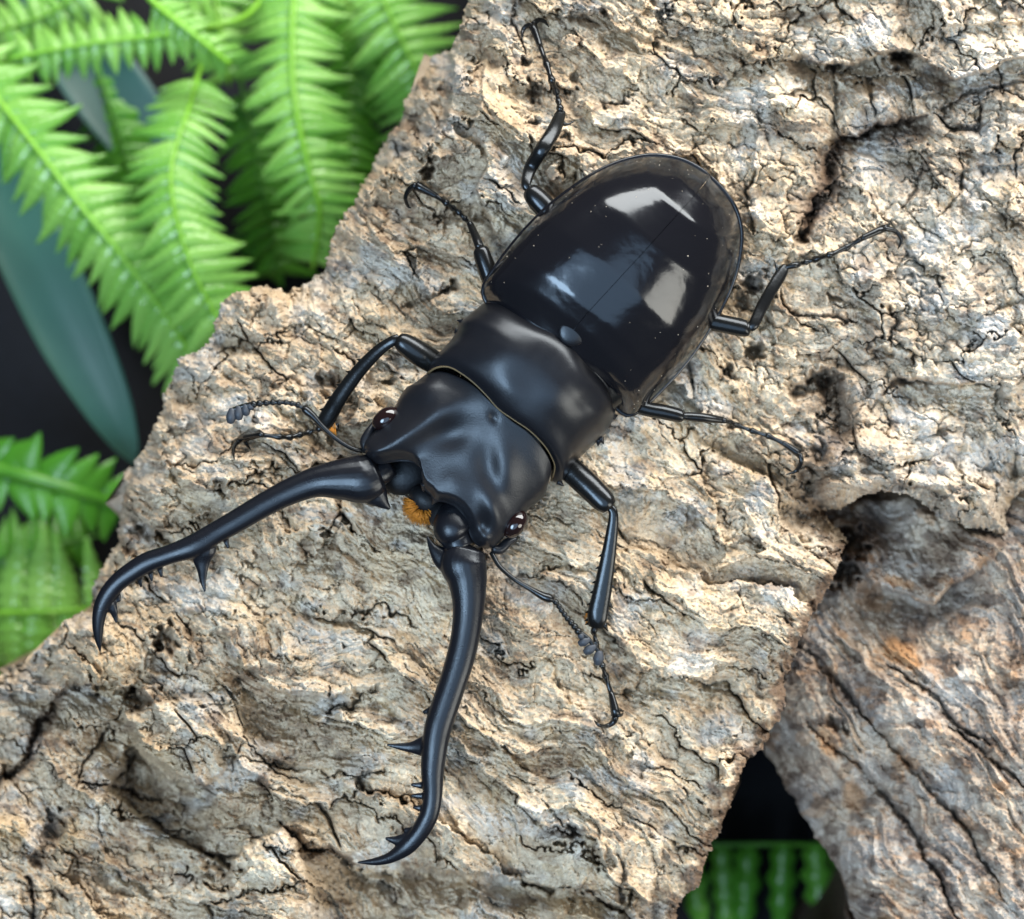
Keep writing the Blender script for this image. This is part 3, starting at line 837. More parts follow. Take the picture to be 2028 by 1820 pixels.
G.dark = np.maximum(G.dark, 0.6 * sst(0.22, 0.42, fbm(X2 / 60, Y2 / 40, 3, 49)))
OUT2 = [(1400, 950), (1420, 1250), (1470, 1400), (1512, 1490), (1562, 1570), (1602, 1640), (1660, 1722), (1692, 1825), (1705, 1920), (2150, 1920), (2150, 930)]
sd2 = poly_sd(OUT2, X2, Y2) + fbm(X2 / 40, Y2 / 40, 3, 55) * 7
e2 = np.clip(1 - sd2 / 90.0, 0, 1)
G.Z -= 7.0 * e2 ** 2.2
bark2 = bark_mesh('cork_bark', G, sd2, M_BARK2, [(-40.0, 2.0, 1.0), (-60.0, 6.0, 1.0), (GROUND_Z, 9.0, 0.0)])
tag(bark2, 'grey brown bark piece with slanting furrows, lying lower beside the pale slab', 'cork bark')

# ------------------------------------------------------------------ the beetle
bc = P(1150, 700, 0.0)
beetle = bpy.data.objects.new('stag_beetle', None)
COL.objects.link(beetle)
beetle.empty_display_size = 0.01
tag(beetle, 'glossy black stag beetle with long toothed mandibles standing on the bark', 'beetle')
H = F.top

# --- wing cases
def curve(pts, n): return resample(pts, n, 8)
NV = 70
EL = curve([(990, 632), (968, 606), (957, 586), (957, 565), (973.5, 540), (1005, 496), (1042, 452), (1086, 408.5), (1130, 374), (1177, 343), (1223.5, 321), (1270, 309), (1302, 307), (1342, 313), (1373.5, 326), (1406, 347)], NV)
ER = curve([(1196, 776), (1218, 806), (1238, 822), (1258, 820), (1286, 796), (1327, 755), (1364, 712), (1398.5, 662), (1430, 608.5), (1452, 558.5), (1464, 515), (1469, 471), (1466, 440), (1455, 408.5), (1436, 380), (1407, 349)], NV)
ES = curve([(1108, 690), (1135, 655), (1161, 622.6), (1225, 553), (1290, 482), (1350, 415), (1385, 376), (1406, 349)], NV)
tt = np.linspace(0, 1, NV)
zprof = np.interp(tt, [0, 0.06, 0.13, 0.22, 0.40, 0.62, 0.80, 0.90, 0.96, 1.0], [9.2, 9.8, 10.7, 11.5, 12.3, 12.2, 11.2, 9.4, 7.2, 4.2])
zl = np.interp(tt, [0, 0.2, 0.6, 1.0], [5.4, 5.6, 5.2, 4.0]); zr = np.interp(tt, [0, 0.2, 0.6, 1.0], [2.6, 1.4, 1.6, 3.8])

def elytron(side, name):
    mb = MB()
    E3 = EL if side < 0 else ER
    nu = 44
    v = []
    for i in range(NV):
        L = np.array([*EL[i], zl[i]]); R = np.array([*ER[i], zr[i]]); S = np.array([*ES[i], zprof[i]])
        O = (L + R) / 2
        for k in range(nu + 1):
            a = k / nu
            th = a * math.pi / 2
            c, s_ = math.cos(th), math.sin(th)
            c2 = math.copysign(abs(c) ** 0.89, c); s2 = abs(s_) ** 0.89
            A = L if side < 0 else R
            p = O + (A - O) * c2 + (S - O) * s2
            if k == nu:                                             # a hair of a gap along the seam
                q = (A - O)[:2]; p = p + np.array([*(q / np.linalg.norm(q) * 0.5), 0.0])
            elif k == nu - 1: p = p + (A - O) / np.linalg.norm((A - O)[:2]) * 0.0
            # fine wrinkles behind the shoulder
            v.append(P(*p))
    rows = nu + 1
    f = []
    for i in range(NV - 1):
        for k in range(nu):
            q = (i * rows + k, i * rows + k + 1, (i + 1) * rows + k + 1, (i + 1) * rows + k)
            f.append(q if side > 0 else q[::-1])
    # inner edge going down at the seam
    base = len(v)
    for i in range(NV):
        q = Vector(v[i * rows + nu]); v.append((q.x, q.y, q.z - 0.002 * MM)); v.append((q.x, q.y, q.z - 0.9 * MM))
    for i in range(NV - 1):
        a0, a1 = base + 2 * i, base + 2 * i + 2
        q = (a0, a0 + 1, a1 + 1, a1)
        f.append(q if side > 0 else q[::-1])
    # turned-under edge
    base = len(v)
    for i in range(NV):
        L = np.array([*EL[i], zl[i]]); R = np.array([*ER[i], zr[i]])
        A, Bq = (L, R) if side < 0 else (R, L)
        for (ins, dz) in ((0.012, -0.7), (0.10, -1.5)):
            p = A + (Bq - A) * ins; p[2] = A[2] + dz
            v.append(P(*p))
    for i in range(NV - 1):
        a0, a1 = i * rows, (i + 1) * rows
        b0, b1 = base + 2 * i, base + 2 * (i + 1)
        for q in ((a0, a1, b1, b0), (b0, b1, b1 + 1, b0 + 1)):
            f.append(q if side > 0 else q[::-1])
    # front face going down
    base = len(v)
    for k in range(rows):
        A = EL if side < 0 else ER
        p0 = Vector(v[k]); v.append((p0.x, p0.y, p0.z - 2.2 * MM))
    for k in range(nu):
        q = (k, k + 1, base + k + 1, base + k)
        f.append(q[::-1] if side > 0 else q)
    mb.add(v, f)
    # raised rim
    rim = [(*E3[i], (zl if side < 0 else zr)[i] + 0.05, 4.2 if i < NV - 1 else 2.0) for i in range(1, NV, 3)] + [(*E3[-1], 4.0, 2.0)]
    sweep(mb, rim, 2, 8)
    o = mb.build(name, M_ELY, beetle)
    # specks of bark dust lying on the shell
    mb = MB(); rnd = random.Random(40 + side)
    for _ in range(34):
        i = rnd.randrange(8, NV - 3); k = rnd.randrange(4, 38) if rnd.random() < 0.6 else rnd.randrange(6, 14)
        q = Vector(v[i * rows + k]); r = rnd.uniform(0.6, 1.5) / PXMM * MM
        pv = [q + Vector((rnd.uniform(0.6, 1.3) * r * a, rnd.uniform(0.6, 1.3) * r * b_, rnd.uniform(0.5, 1.0) * r * c)) for a, b_, c in ((1, 0, 0), (-1, 0, 0), (0, 1, 0), (0, -1, 0), (0, 0, 1), (0, 0, -1))]
        mb.add(pv, [(0, 2, 4), (2, 1, 4), (1, 3, 4), (3, 0, 4), (2, 0, 5), (1, 2, 5), (3, 1, 5), (0, 3, 5)])
    d = mb.build('dust', M_DUST, o, False)
    d['kind'] = 'stuff'
    return o
elytron(-1, 'elytron'); elytron(1, 'elytron')

# --- plates stretched between four edge curves
def coons(rear, front, left, right, n=64):
    """u: left -> right, v: rear -> front; returns n x n picture positions"""
    c0, c1 = resample(rear, n), resample(front, n)
    d0, d1 = resample(left, n), resample(right, n)
    u = np.linspace(0, 1, n)[None, :, None]; v = np.linspace(0, 1, n)[:, None, None]
    A = (1 - v) * c0[None] + v * c1[None]
    B_ = (1 - u) * d0[:, None] + u * d1[:, None]
    C_ = (1 - u) * (1 - v) * c0[0] + u * (1 - v) * c0[-1] + (1 - u) * v * c1[0] + u * v * c1[-1]
    return A + B_ - C_

def plate(name, XY, Z, mat, depth, shrink=0.06, parent=None, flip=False):
    n = XY.shape[0]
    v = [P(XY[j, i, 0], XY[j, i, 1], Z[j, i]) for j in range(n) for i in range(n)]
    f = []
    for j in range(n - 1):
        for i in range(n - 1):
            f.append((j * n + i, j * n + i + 1, (j + 1) * n + i + 1, (j + 1) * n + i))
    loop = [i for i in range(n)] + [j * n + n - 1 for j in range(1, n)] + [(n - 1) * n + i for i in range(n - 2, -1, -1)] + [j * n for j in range(n - 2, 0, -1)]
    cx, cy = XY[..., 0].mean(), XY[..., 1].mean()
    prev = loop
    for (dz, sh) in ((0.25, 0.004), (0.6, 0.015), (1.2, shrink), (depth, shrink * 3)):
        base = len(v)
        for q in loop:
            j, i = divmod(q, n)
            x = XY[j, i, 0] + (cx - XY[j, i, 0]) * sh; y = XY[j, i, 1] + (cy - XY[j, i, 1]) * sh
            v.append(P(x, y, Z[j, i] - dz))
        cur = list(range(base, base + len(loop)))
        for k in range(len(loop)):
            k2 = (k + 1) % len(loop)
            f.append((prev[k2], prev[k], cur[k], cur[k2]))
        prev = cur
    v.append(P(cx, cy, Z.min() - depth)); c = len(v) - 1
    for k in range(len(loop)):
        f.append((prev[(k + 1) % len(loop)], prev[k], c))
    mb = MB(); mb.add(v, f)
    o = mb.build(name, mat, parent)
    bm = bmesh.new(); bm.from_mesh(o.data); bmesh.ops.recalc_face_normals(bm, faces=bm.faces); bm.to_mesh(o.data); bm.free()
    o.data.polygons.foreach_set('use_smooth', np.ones(len(o.data.polygons), dtype=bool))
    return o

N = 90
uu = np.linspace(0, 1, N)[None, :] * np.ones((N, 1)); vv = np.linspace(0, 1, N)[:, None] * np.ones((1, N))
rearP = [(962, 597), (1001.6, 604), (1042, 624), (1073.5, 637), (1101.6, 647), (1130, 666), (1150, 695), (1170, 728), (1202, 766), (1219, 808)]
frontP = [(846, 740), (865, 728), (890, 727), (915, 740), (940, 759), (965, 784), (987, 809), (1018, 831), (1049.5, 852.5), (1077.6, 881), (1093, 906), (1099, 926), (1092, 952)]
leftP = [(962, 597), (930, 622), (912, 636), (905, 652), (893, 674), (871, 696), (853, 716), (846, 740)]
rightP = [(1219, 808), (1218, 824), (1212, 836), (1196, 862), (1181, 876), (1159, 896), (1134, 921), (1119, 946), (1108, 958), (1092, 952)]
XY = coons(rearP, frontP, leftP, rightP, N)
def bump(XY, x, y, r, a, ry=None, ang=0):
    ry = ry or r
    c, s = math.cos(math.radians(ang)), math.sin(math.radians(ang))
    dx, dy = XY[..., 0] - x, XY[..., 1] - y
    return a * np.exp(-(((dx * c + dy * s) / r) ** 2 + ((-dx * s + dy * c) / ry) ** 2))
edge = (1 - np.abs(2 * uu - 1) ** 2.3) ** 0.62
Z = (5.2 * (1 - uu) + 2.6 * uu) + 7.0 * edge * (0.86 + 0.14 * np.sin(np.pi * vv))
Z -= 1.1 * np.exp(-(vv / 0.10) ** 2) * edge + 0.5 * np.exp(-((1 - vv) / 0.08) ** 2) * edge
Z += bump(XY, 1000, 700, 60, 0.35) + bump(XY, 1120, 790, 70, 0.35) - bump(XY, 1055, 742, 40, 0.15, 70, 45) - bump(XY, 1172, 790, 18, 0.25, 34, 60) + bump(XY, 1010, 770, 40, 0.25, 26, 40)
pron = plate('pronotum', XY, Z, M_PRO, 3.2, 0.03, beetle)
ZP, XYP = Z, XY
# spines on the sides of the pronotum and its two fringes
mb = MB()
for (ax, ay, az, bx, by) in ((918, 638, 5.4, 905, 634), (906, 655, 5.3, 899, 660), (1214, 826, 2.8, 1224, 822), (1190, 868, 2.8, 1196, 880), (1186, 872, 2.7, 1184, 884), (1106, 954, 3.2, 1117, 963)):
    sweep(mb, [(ax, ay, az, 7), ((ax + bx) / 2, (ay + by) / 2, az, 4), (bx, by, az - 0.1, 0.6)], 3, 8)
mb.build('side_spine', M_PRO, pron)
mb = MB()
fr = resample(frontP, 40); j = N - 1
fz = np.interp(np.linspace(0, 1, 40), np.linspace(0, 1, N), Z[j])
sweep(mb, [(fr[k, 0], fr[k, 1], fz[k] - 0.08, 1.9) for k in range(40)], 2, 8)
mb.build('front_fringe', M_FRINGE, pron)
mb = MB()
fr = resample(rearP, 40); fz = np.interp(np.linspace(0, 1, 40), np.linspace(0, 1, N), Z[0])
sweep(mb, [(fr[k, 0], fr[k, 1], fz[k] - 0.1, 3.2) for k in range(40)], 2, 8)
mb.build('rear_rim', M_PRO, pron)
mb = MB()
rnd = random.Random(3)
for k in range(130):
    t = 0.45 + 0.2 * rnd.random(); q = fr[int(t * 39)]
    x, y, z0 = q[0] + rnd.uniform(-4, 10), q[1] + rnd.uniform(-6, 6), fz[int(t * 39)] - 0.5
    sweep(mb, [(x, y, z0, 0.8), (x + rnd.uniform(4, 12), y - rnd.uniform(-2, 6), z0 - 0.1, 0.3)], 1, 4)
mb.build('rear_bristles', M_FRINGE, pron)

# --- scutellum
mb = MB()
R = Matrix.Rotation(math.radians(10), 3, 'X')
ellipsoid(mb, 1140, 651, 9.85, 36, 30, 9, math.radians(45), 0, 36, 18, Matrix.Rotation(math.radians(10), 3, Vector((0.7, 0.7, 0))))
mb.build('scutellum', M_PRO, beetle)

# --- head
rearH = [(842, 742), (872, 735), (905, 745), (940, 765), (975, 798), (1010, 830), (1045, 855), (1072, 884), (1088, 910), (1092, 932), (1086, 955)]
frontH = [(736, 914), (752, 919), (774, 916), (800, 914), (822, 918), (834, 930), (836, 950), (840, 968), (852, 980), (861, 992), (880, 995), (900, 1003), (914, 1018), (924, 1040), (932, 1065), (946, 1081), (966, 1087)]
leftH = [(842, 742), (822, 758), (806, 767), (793, 784), (783, 803), (768, 824), (748, 846), (730, 866), (721, 882), (724, 898), (736, 914)]
rightH = [(1086, 955), (1080, 978), (1065, 994), (1046, 1010), (1030, 1030), (1012, 1050), (998, 1064), (988, 1074), (979, 1084), (966, 1087)]
XY = coons(rearH, frontH, leftH, rightH, N)
edge = (1 - np.abs(2 * uu - 1) ** 2.4) ** 0.6
endf = 1 - sst(0.86, 1.0, vv)
Z = (4.9 * (1 - uu) + 3.9 * uu) * 1.0 + 4.6 * edge * (1 - 0.42 * vv) + 0.9 * vv
Z -= 1.2 * (1 - endf)
# raised ridges running in from the front corners, hollow triangle between, cheeks
Z += bump(XY, 790, 868, 66, 0.95, 24, -32) + bump(XY, 868, 818, 60, 0.6, 28, -30) + bump(XY, 975, 1010, 66, 0.95, 24, 72) + bump(XY, 1000, 930, 60, 0.5, 28, 80)
Z -= bump(XY, 892, 862, 46, 0.62, 30, -20) + bump(XY, 965, 935, 26, 0.5, 60, 0) + bump(XY, 870, 935, 60, 0.45, 40, 35)
Z += bump(XY, 738, 900, 24, 0.7) + bump(XY, 955, 1072, 24, 0.7) + bump(XY, 900, 960, 45, 0.5, 30, 40)
Z -= bump(XY, 978, 827, 9, 0.22, 12, -20) + bump(XY, 790, 872, 7, 0.0) + bump(XY, 955, 1040, 14, 0.4, 22, 20) + bump(XY, 800, 905, 30, 0.3, 10, 0)
Z += bump(XY, 960, 800, 40, 0.3) + bump(XY, 845, 775, 30, 0.5)
head = plate('head', XY, Z, M_HEAD, 3.4, 0.03, beetle)
mb = MB(); ellipsoid(mb, 764, 829, 5.9, 30, 20, 22, math.radians(38), 0, 28, 16); mb.build('eye', M_EYE, head)
mb = MB(); ellipsoid(mb, 1020, 1038, 5.3, 31, 21, 24, math.radians(52), 0, 28, 16); mb.build('eye', M_EYE, head)
# eye bars in front of the eyes, little teeth on the front margin, lip
mb = MB()
sweep(mb, [(742, 838, 5.0, 6), (730, 858, 5.3, 9), (722, 876, 5.4, 10), (728, 893, 5.6, 8)], 4, 10)
mb.build('eye_bar', M_HEAD, head)
mb = MB()
sweep(mb, [(1024, 1066, 3.7, 4), (1006, 1074, 4.0, 9), (990, 1088, 4.3, 10), (976, 1086, 4.6, 8)], 4, 10)
mb.build('eye_bar', M_HEAD, head)
mb = MB()
for (ax, ay, bx, by) in ((842, 958, 838, 974), (866, 984, 856, 999)):
    sweep(mb, [(ax, ay, 6.4, 10), ((ax + bx) / 2, (ay + by) / 2, 6.2, 6), (bx, by, 6.0, 1.0)], 3, 8)
mb.build('clypeus_tooth', M_HEAD, head)
mb = MB()
ellipsoid(mb, 800, 940, 2.2, 50, 40, 26, 0.3, 0, 20, 12)
ellipsoid(mb, 842, 990, 3.6, 34, 26, 30, -0.6, 0, 20, 12)
ellipsoid(mb, 880, 1020, 3.8, 34, 30, 34, 0, 0, 20, 12)
mb.build('mouth', M_MOUTH, head)
mb = MB()
sweep(mb, [(905, 1008, 4.8, 30), (898, 1030, 5.2, 36), (896, 1050, 5.4, 37), (902, 1066, 5.2, 30), (912, 1086, 5.2, 28)], 5, 20, 0.85)
sweep(mb, [(770, 925, 4.6, 22), (752, 938, 5.0, 24), (735, 945, 5.2, 22)], 4, 16, 0.9)
mb.build('mandible_socket', M_MAND, head)
# orange bristle brush at the mouth
mb = MB()
rnd = random.Random(8)
for k in range(800):
    a = math.radians(rnd.uniform(40, 205))
    r0, r1 = rnd.uniform(10, 22), rnd.uniform(30, 43)
    cx_, cy_ = 838, 1000
    z0 = rnd.uniform(2.6, 4.8); sq = 0.95
    x0, y0 = cx_ + r0 * math.cos(a), cy_ + r0 * math.sin(a) * sq
    x1, y1 = cx_ + r1 * math.cos(a + rnd.uniform(-.2, .2)), cy_ + r1 * math.sin(a) * sq + rnd.uniform(-2, 4)
    sweep(mb, [(x0, y0, z0, 0.7), ((x0 + x1) / 2, (y0 + y1) / 2, z0 + 0.2, 0.6), (x1, y1, z0 - rnd.uniform(0.1, 0.9), 0.3)], 1, 4)
br = mb.build('mouth_brush', M_BRUSH, head)
br['label'] = 'tuft of orange bristles at the mouth'

# --- mandibles
def mandible(st, zc, teeth, flat):
    mb = MB()
    pts = []
    n = len(st)
    for k, (ox, oy, ix, iy) in enumerate(st):
        t = k / (n - 1)
        pts.append(((ox + ix) / 2, (oy + iy) / 2, float(np.interp(t, *zc)), math.hypot(ox - ix, oy - iy) / 2))
    sweep(mb, pts, 8, 24, flat)
    for th in teeth:
        sweep(mb, th, 6, 14, 0.55)
    o = mb.build('mandible', M_MAND, beetle)
    voxel_smooth(o, 0.085, 9, 0.5)
    return o
zc = ([0, 0.15, 0.5, 0.85, 1.0], [5.2, 5.5, 5.9, 4.9, 4.0])
mandible([(742, 896, 750, 978), (715, 900, 724, 996), (671, 909, 689, 989), (611, 928, 640, 981), (558, 953, 580, 999), (508, 981, 533, 1021), (458, 1012, 484, 1049), (415, 1037, 438, 1074), (371, 1062, 396, 1100),
          (327, 1081, 344, 1115), (283, 1096, 306, 1129), (252, 1115, 275, 1147), (221, 1140, 246, 1166), (199, 1168, 225, 1190), (186, 1200, 213, 1212), (183, 1231, 206, 1238), (187, 1262, 203, 1266), (198, 1294, 200, 1294)],
         zc, [[(712, 950, 5.4, 42), (732, 966, 5.4, 32), (747, 983, 5.4, 24), (759, 996, 5.3, 13), (772, 1008, 5.1, 3.5)],
              [(400, 1080, 5.5, 30), (400, 1094, 5.5, 27), (400, 1111, 5.4, 18), (401, 1130, 5.3, 11), (402, 1150, 5.1, 7), (406, 1172, 5.0, 2.5)],
              [(442, 1052, 5.7, 10), (448, 1072, 5.6, 6), (452, 1086, 5.5, 3.5)],
              [(274, 1134, 5.3, 9), (277, 1150, 5.2, 6), (280, 1163, 5.0, 3)], [(296, 1124, 5.4, 8), (299, 1140, 5.3, 5.5), (301, 1151, 5.2, 3)], [(315, 1118, 5.5, 8), (318, 1132, 5.4, 5.5), (320, 1143, 5.3, 3)],
              [(206, 1182, 5.0, 17), (216, 1194, 4.9, 15), (224, 1208, 4.8, 9.5), (228, 1221, 4.6, 6), (231, 1234, 4.5, 2.5)], [(222, 1166, 5.0, 15), (231, 1178, 4.9, 9), (236, 1192, 4.8, 4)],
              [(740, 925, 5.1, 12), (764, 942, 5.0, 6)]], 0.78)
mandible([(961, 1092, 886, 1083), (964, 1118, 872, 1114), (964, 1153, 887, 1147), (959, 1203, 897, 1193), (951, 1256, 895, 1245), (939, 1309, 884, 1300), (923, 1359, 870, 1346), (905, 1412, 852, 1400), (894, 1445, 841, 1437),
          (886, 1480, 836, 1478), (879, 1523, 834, 1528), (876, 1570, 838, 1573), (871, 1606, 834, 1603), (860, 1635, 824, 1625), (841, 1664, 811, 1645), (817, 1688, 790, 1668), (781, 1707, 768, 1688), (745, 1714, 744, 1698), (707, 1710, 708, 1706)],
         zc, [[(906, 1116, 5.4, 36), (878, 1104, 5.3, 24), (862, 1090, 5.3, 13), (853, 1077, 5.2, 7), (846, 1062, 5.1, 2.5)],
              [(862, 1403, 5.7, 11), (848, 1408, 5.7, 6.5), (838, 1411, 5.6, 4)],
              [(862, 1474, 5.5, 30), (849, 1477, 5.5, 27), (833, 1479, 5.4, 19), (816, 1480, 5.3, 12), (797, 1479, 5.2, 8), (766, 1475, 5.0, 3)],
              [(846, 1556, 5.5, 9), (828, 1555, 5.5, 6), (814, 1554, 5.4, 3.5)], [(846, 1577, 5.5, 9), (828, 1576, 5.5, 6), (814, 1576, 5.4, 3.5)], [(846, 1600, 5.4, 9), (830, 1600, 5.4, 6), (818, 1599, 5.3, 3.5)],
              [(812, 1664, 5.0, 18), (796, 1665, 4.9, 14), (782, 1664, 4.8, 9), (763, 1660, 4.7, 3)], [(828, 1646, 5.1, 15), (812, 1646, 5.0, 9), (800, 1643, 4.9, 4.5)]], 0.78)

# --- trunk under the plates
mb = MB()
sweep(mb, [(1385, 385, 2.6, 30), (1330, 450, 3.0, 105), (1260, 540, 3.2, 150), (1180, 640, 3.4, 165), (1130, 700, 3.6, 140), (1060, 760, 3.8, 130), (1000, 830, 3.6, 120), (940, 890, 3.4, 105), (890, 950, 3.6, 70)], 5, 28, 0.42)
mb.build('body', M_LEG, beetle)

# --- antennae
def antenna(scape, beads, lam):
    mb = MB()
    sweep(mb, scape, 7, 10)
    sweep(mb, [(*scape[-2][:3], 4.0)] + [(*b[:3], 4.0) for b in beads] + [(l[0], l[1], l[2], 4.6) for l in lam], 4, 8)
    for k, (x, y, z, r) in enumerate(beads):
        ellipsoid(mb, x, y, z, r * 1.15, r * 1.15, r * 1.15, 0, 0, 12, 8)
    o = mb.build('antenna', M_LEG, beetle)
    mb = MB()
    for (x, y, z, dx, dy, r) in lam:
        dx, dy = dx * 0.8, dy * 0.8
        sweep(mb, [(x - dx * 0.12, y - dy * 0.12, z, r * 0.8), (x + dx * 0.5, y + dy * 0.5, z, r * 1.35), (x + dx, y + dy, z - 0.1, r * 0.85)], 4, 12, 0.9)
    mb.build('antenna_club', M_CLUB, o)
antenna([(724, 893, 5.0, 5), (700, 889, 5.6, 4.6), (670, 872, 6.2, 4.6), (640, 846, 6.6, 5), (620, 824, 6.8, 7), (606, 812, 6.8, 8.5), (600, 806, 6.8, 5)],
        [(590, 802, 6.7, 5.5), (578, 799, 6.7, 5), (566, 797, 6.6, 5), (553, 797, 6.6, 5.2), (540, 797, 6.5, 5.4), (527, 798, 6.5, 5.6), (514, 799, 6.4, 6), (502, 801, 6.4, 6.5)],
        [(496, 801, 6.4, 2, 12, 6), (486, 803, 6.3, 3, 24, 6.5), (473, 807, 6.2, 0, 30, 7), (460, 812, 6.1, -5, 32, 7.5)])
antenna([(973, 1094, 4.4, 5), (989, 1121, 4.8, 4.6), (1017, 1146, 5.4, 4.6), (1048, 1165, 5.8, 5.2), (1074, 1180, 6.0, 8), (1088, 1185, 6.0, 9), (1096, 1188, 6.0, 5)],
        [(1101, 1193, 6.0, 5.5), (1107, 1201, 5.9, 5), (1112, 1209, 5.9, 5), (1118, 1217, 5.8, 5.2), (1124, 1225, 5.8, 5.4), (1131, 1233, 5.7, 5.8), (1138, 1241, 5.6, 6.2), (1145, 1250, 5.6, 6.6)],
        [(1154, 1256, 5.5, -8, 8, 6), (1166, 1266, 5.4, -24, 12, 6.5), (1177, 1280, 5.3, -24, 16, 7), (1187, 1292, 5.2, -4, 30, 8)])

# --- legs: femur and tibia in one mesh, foot and claws as pieces of it
def leg(femur, tibia, spines, tarsus, claws, ff=0.75, tf=0.7, tuft=None, serrate=0, side=1):
    tibia = [(x, y, max(z, H(x, y, 12) + r * tf / PXMM + 0.25), r) for x, y, z, r in tibia]     # clear of the crust
    femur = femur[:-1] + [(*femur[-1][:2], tibia[0][2], femur[-1][3])]
    mb = MB()
    sweep(mb, femur, 7, 18, ff)
    sweep(mb, tibia, 7, 14, tf)
    for s in spines: sweep(mb, s, 3, 7)
    if serrate:
        c = catmull(tibia, 8)
        for t in np.linspace(0.45, 0.97, serrate):
            k = int(t * (len(c) - 2)); p, q = c[k], c[k + 1]
            d = np.array([q[1] - p[1], -(q[0] - p[0])]); d = d / (np.linalg.norm(d) + 1e-9) * side
            f = (q[:2] - p[:2]) / (np.linalg.norm(q[:2] - p[:2]) + 1e-9)
            b0 = p[:2] + d * p[3] * 0.75; e0 = p[:2] + d * (p[3] + 5.5) + f * 5
            sweep(mb, [(*b0, p[2], 4.5), (*((b0 + e0) / 2), p[2], 2.6), (*e0, p[2] - 0.1, 0.5)], 2, 6)
    o = mb.build('leg', M_LEG, beetle)
    mb = MB()
    pts = []
    for k, (x, y, z, r) in enumerate(tarsus):
        zz = H(x, y) + z
        if k < len(tarsus) - 2:
            nx, ny = tarsus[k + 1][:2]
            nz = H(nx, ny) + tarsus[k + 1][2]
            pts += [(x, y, zz, r), (x * .62 + nx * .38, y * .62 + ny * .38, zz * .62 + nz * .38, r * 0.62), (x * .15 + nx * .85, y * .15 + ny * .85, zz * .15 + nz * .85, r * 0.72)]
        else:
            pts.append((x, y, zz, r))
    # even out the height so the foot is not shaken by the crust
    z = np.array([p[2] for p in pts]); 
    for _ in range(3): z[1:-1] = np.maximum(z[1:-1], (z[:-2] + z[1:-1] + z[2:]) / 3)
    z[0] = tibia[-1][2]
    pts = [(tibia[-2][0] * .3 + tibia[-1][0] * .7, tibia[-2][1] * .3 + tibia[-1][1] * .7, tibia[-1][2], 5.0)] + [(p[0], p[1], zz, p[3] * 1.12) for p, zz in zip(pts, z)]
    sweep(mb, pts, 4, 10)
    mb.build('foot', M_LEG, o)
    zend = z[-1]
    for c in claws:
        mb = MB()
        n = len(c)
        q = []
        for k, (x, y, r) in enumerate(c):
            t = k / (n - 1)
            zt = H(x, y) + 0.12
            q.append((x, y, zend * (1 - t) ** 1.5 + zt * (1 - (1 - t) ** 1.5) + 0.25 * math.sin(math.pi * t), r))
        sweep(mb, q, 5, 9)
        mb.build('claw', M_LEG, o)
    if tuft:
        mb = MB(); rnd = random.Random(5)
        (x, y, zz, dx, dy) = tuft
        for k in range(45):
            x0, y0 = x + rnd.uniform(-4, 9), y + rnd.uniform(-12, 8)
            sweep(mb, [(x0, y0, zz, 0.7), (x0 + dx * rnd.uniform(.6, 1.2), y0 + dy * rnd.uniform(.6, 1.2), zz - 0.3, 0.3)], 1, 4)
        t_ = mb.build('tibia_tuft', M_BRUSH, o)
    return o

# front left
leg([(905, 740, 3.4, 24), (868, 722, 4.4, 23), (830, 700, 5.4, 24), (800, 680, 6.0, 20), (788, 672, 6.0, 14)],
    [(790, 670, 6.0, 9), (776, 676, 6.0, 10), (748, 696, 5.4, 12), (708, 738, 4.2, 14), (672, 788, 3.0, 16), (646, 832, 2.0, 17), (636, 850, 1.6, 12)],
    [[(668, 838, 2.0, 4), (672, 852, 1.8, 0.6)], [(700, 760, 3.8, 4), (688, 756, 3.7, 0.6)], [(680, 790, 3.2, 4), (668, 784, 3.0, 0.6)], [(656, 822, 2.4, 5), (640, 814, 2.2, 0.6)]],
    [(630, 850, 1.0, 6), (612, 856, 0.9, 6.5), (594, 861, 0.9, 6.5), (574, 866, 0.9, 6.5), (553, 865, 0.9, 6), (515, 861, 0.9, 5.2), (480, 868, 1.0, 7.5)],
    [[(482, 868, 6), (470, 876, 5), (462, 890, 4), (464, 910, 1)], [(484, 872, 4.5), (490, 882, 3.5), (496, 890, 1)]], 0.8, 0.55, (655, 844, 2.0, 2, 14), 7, -1)
# front right
leg([(1090, 900, 2.0, 24), (1130, 930, 2.6, 25), (1165, 962, 3.2, 25), (1195, 992, 3.6, 23), (1207, 1004, 3.6, 17)],
    [(1208, 1004, 3.6, 8), (1215, 1018, 3.6, 9), (1211, 1060, 3.2, 12), (1201, 1125, 2.6, 16), (1191, 1180, 2.0, 19), (1183, 1222, 1.6, 20), (1180, 1242, 1.5, 14)],
    [[(1215, 1130, 2.5, 4), (1222, 1134, 2.4, 0.6)], [(1212, 1160, 2.2, 4), (1219, 1166, 2.1, 0.6)], [(1206, 1195, 1.9, 5), (1215, 1206, 1.8, 0.6)], [(1202, 1212, 1.8, 5), (1210, 1222, 1.7, 0.6)], [(1196, 1236, 1.6, 7), (1204, 1250, 1.5, 1)]],
    [(1176, 1250, 1.0, 6), (1180, 1272, 0.9, 6), (1186, 1295, 0.9, 6), (1193, 1318, 0.9, 6), (1199, 1338, 0.9, 6.5), (1211, 1376, 0.9, 5.5), (1220, 1416, 1.0, 9)],
    [[(1219, 1420, 7), (1214, 1431, 6), (1200, 1438, 4.5), (1186, 1436, 3.5), (1177, 1427, 1)], [(1222, 1416, 6), (1231, 1416, 3), (1233, 1412, 1)]], 0.75, 0.5, (1168, 1218, 1.8, -8, 10), 8, -1)
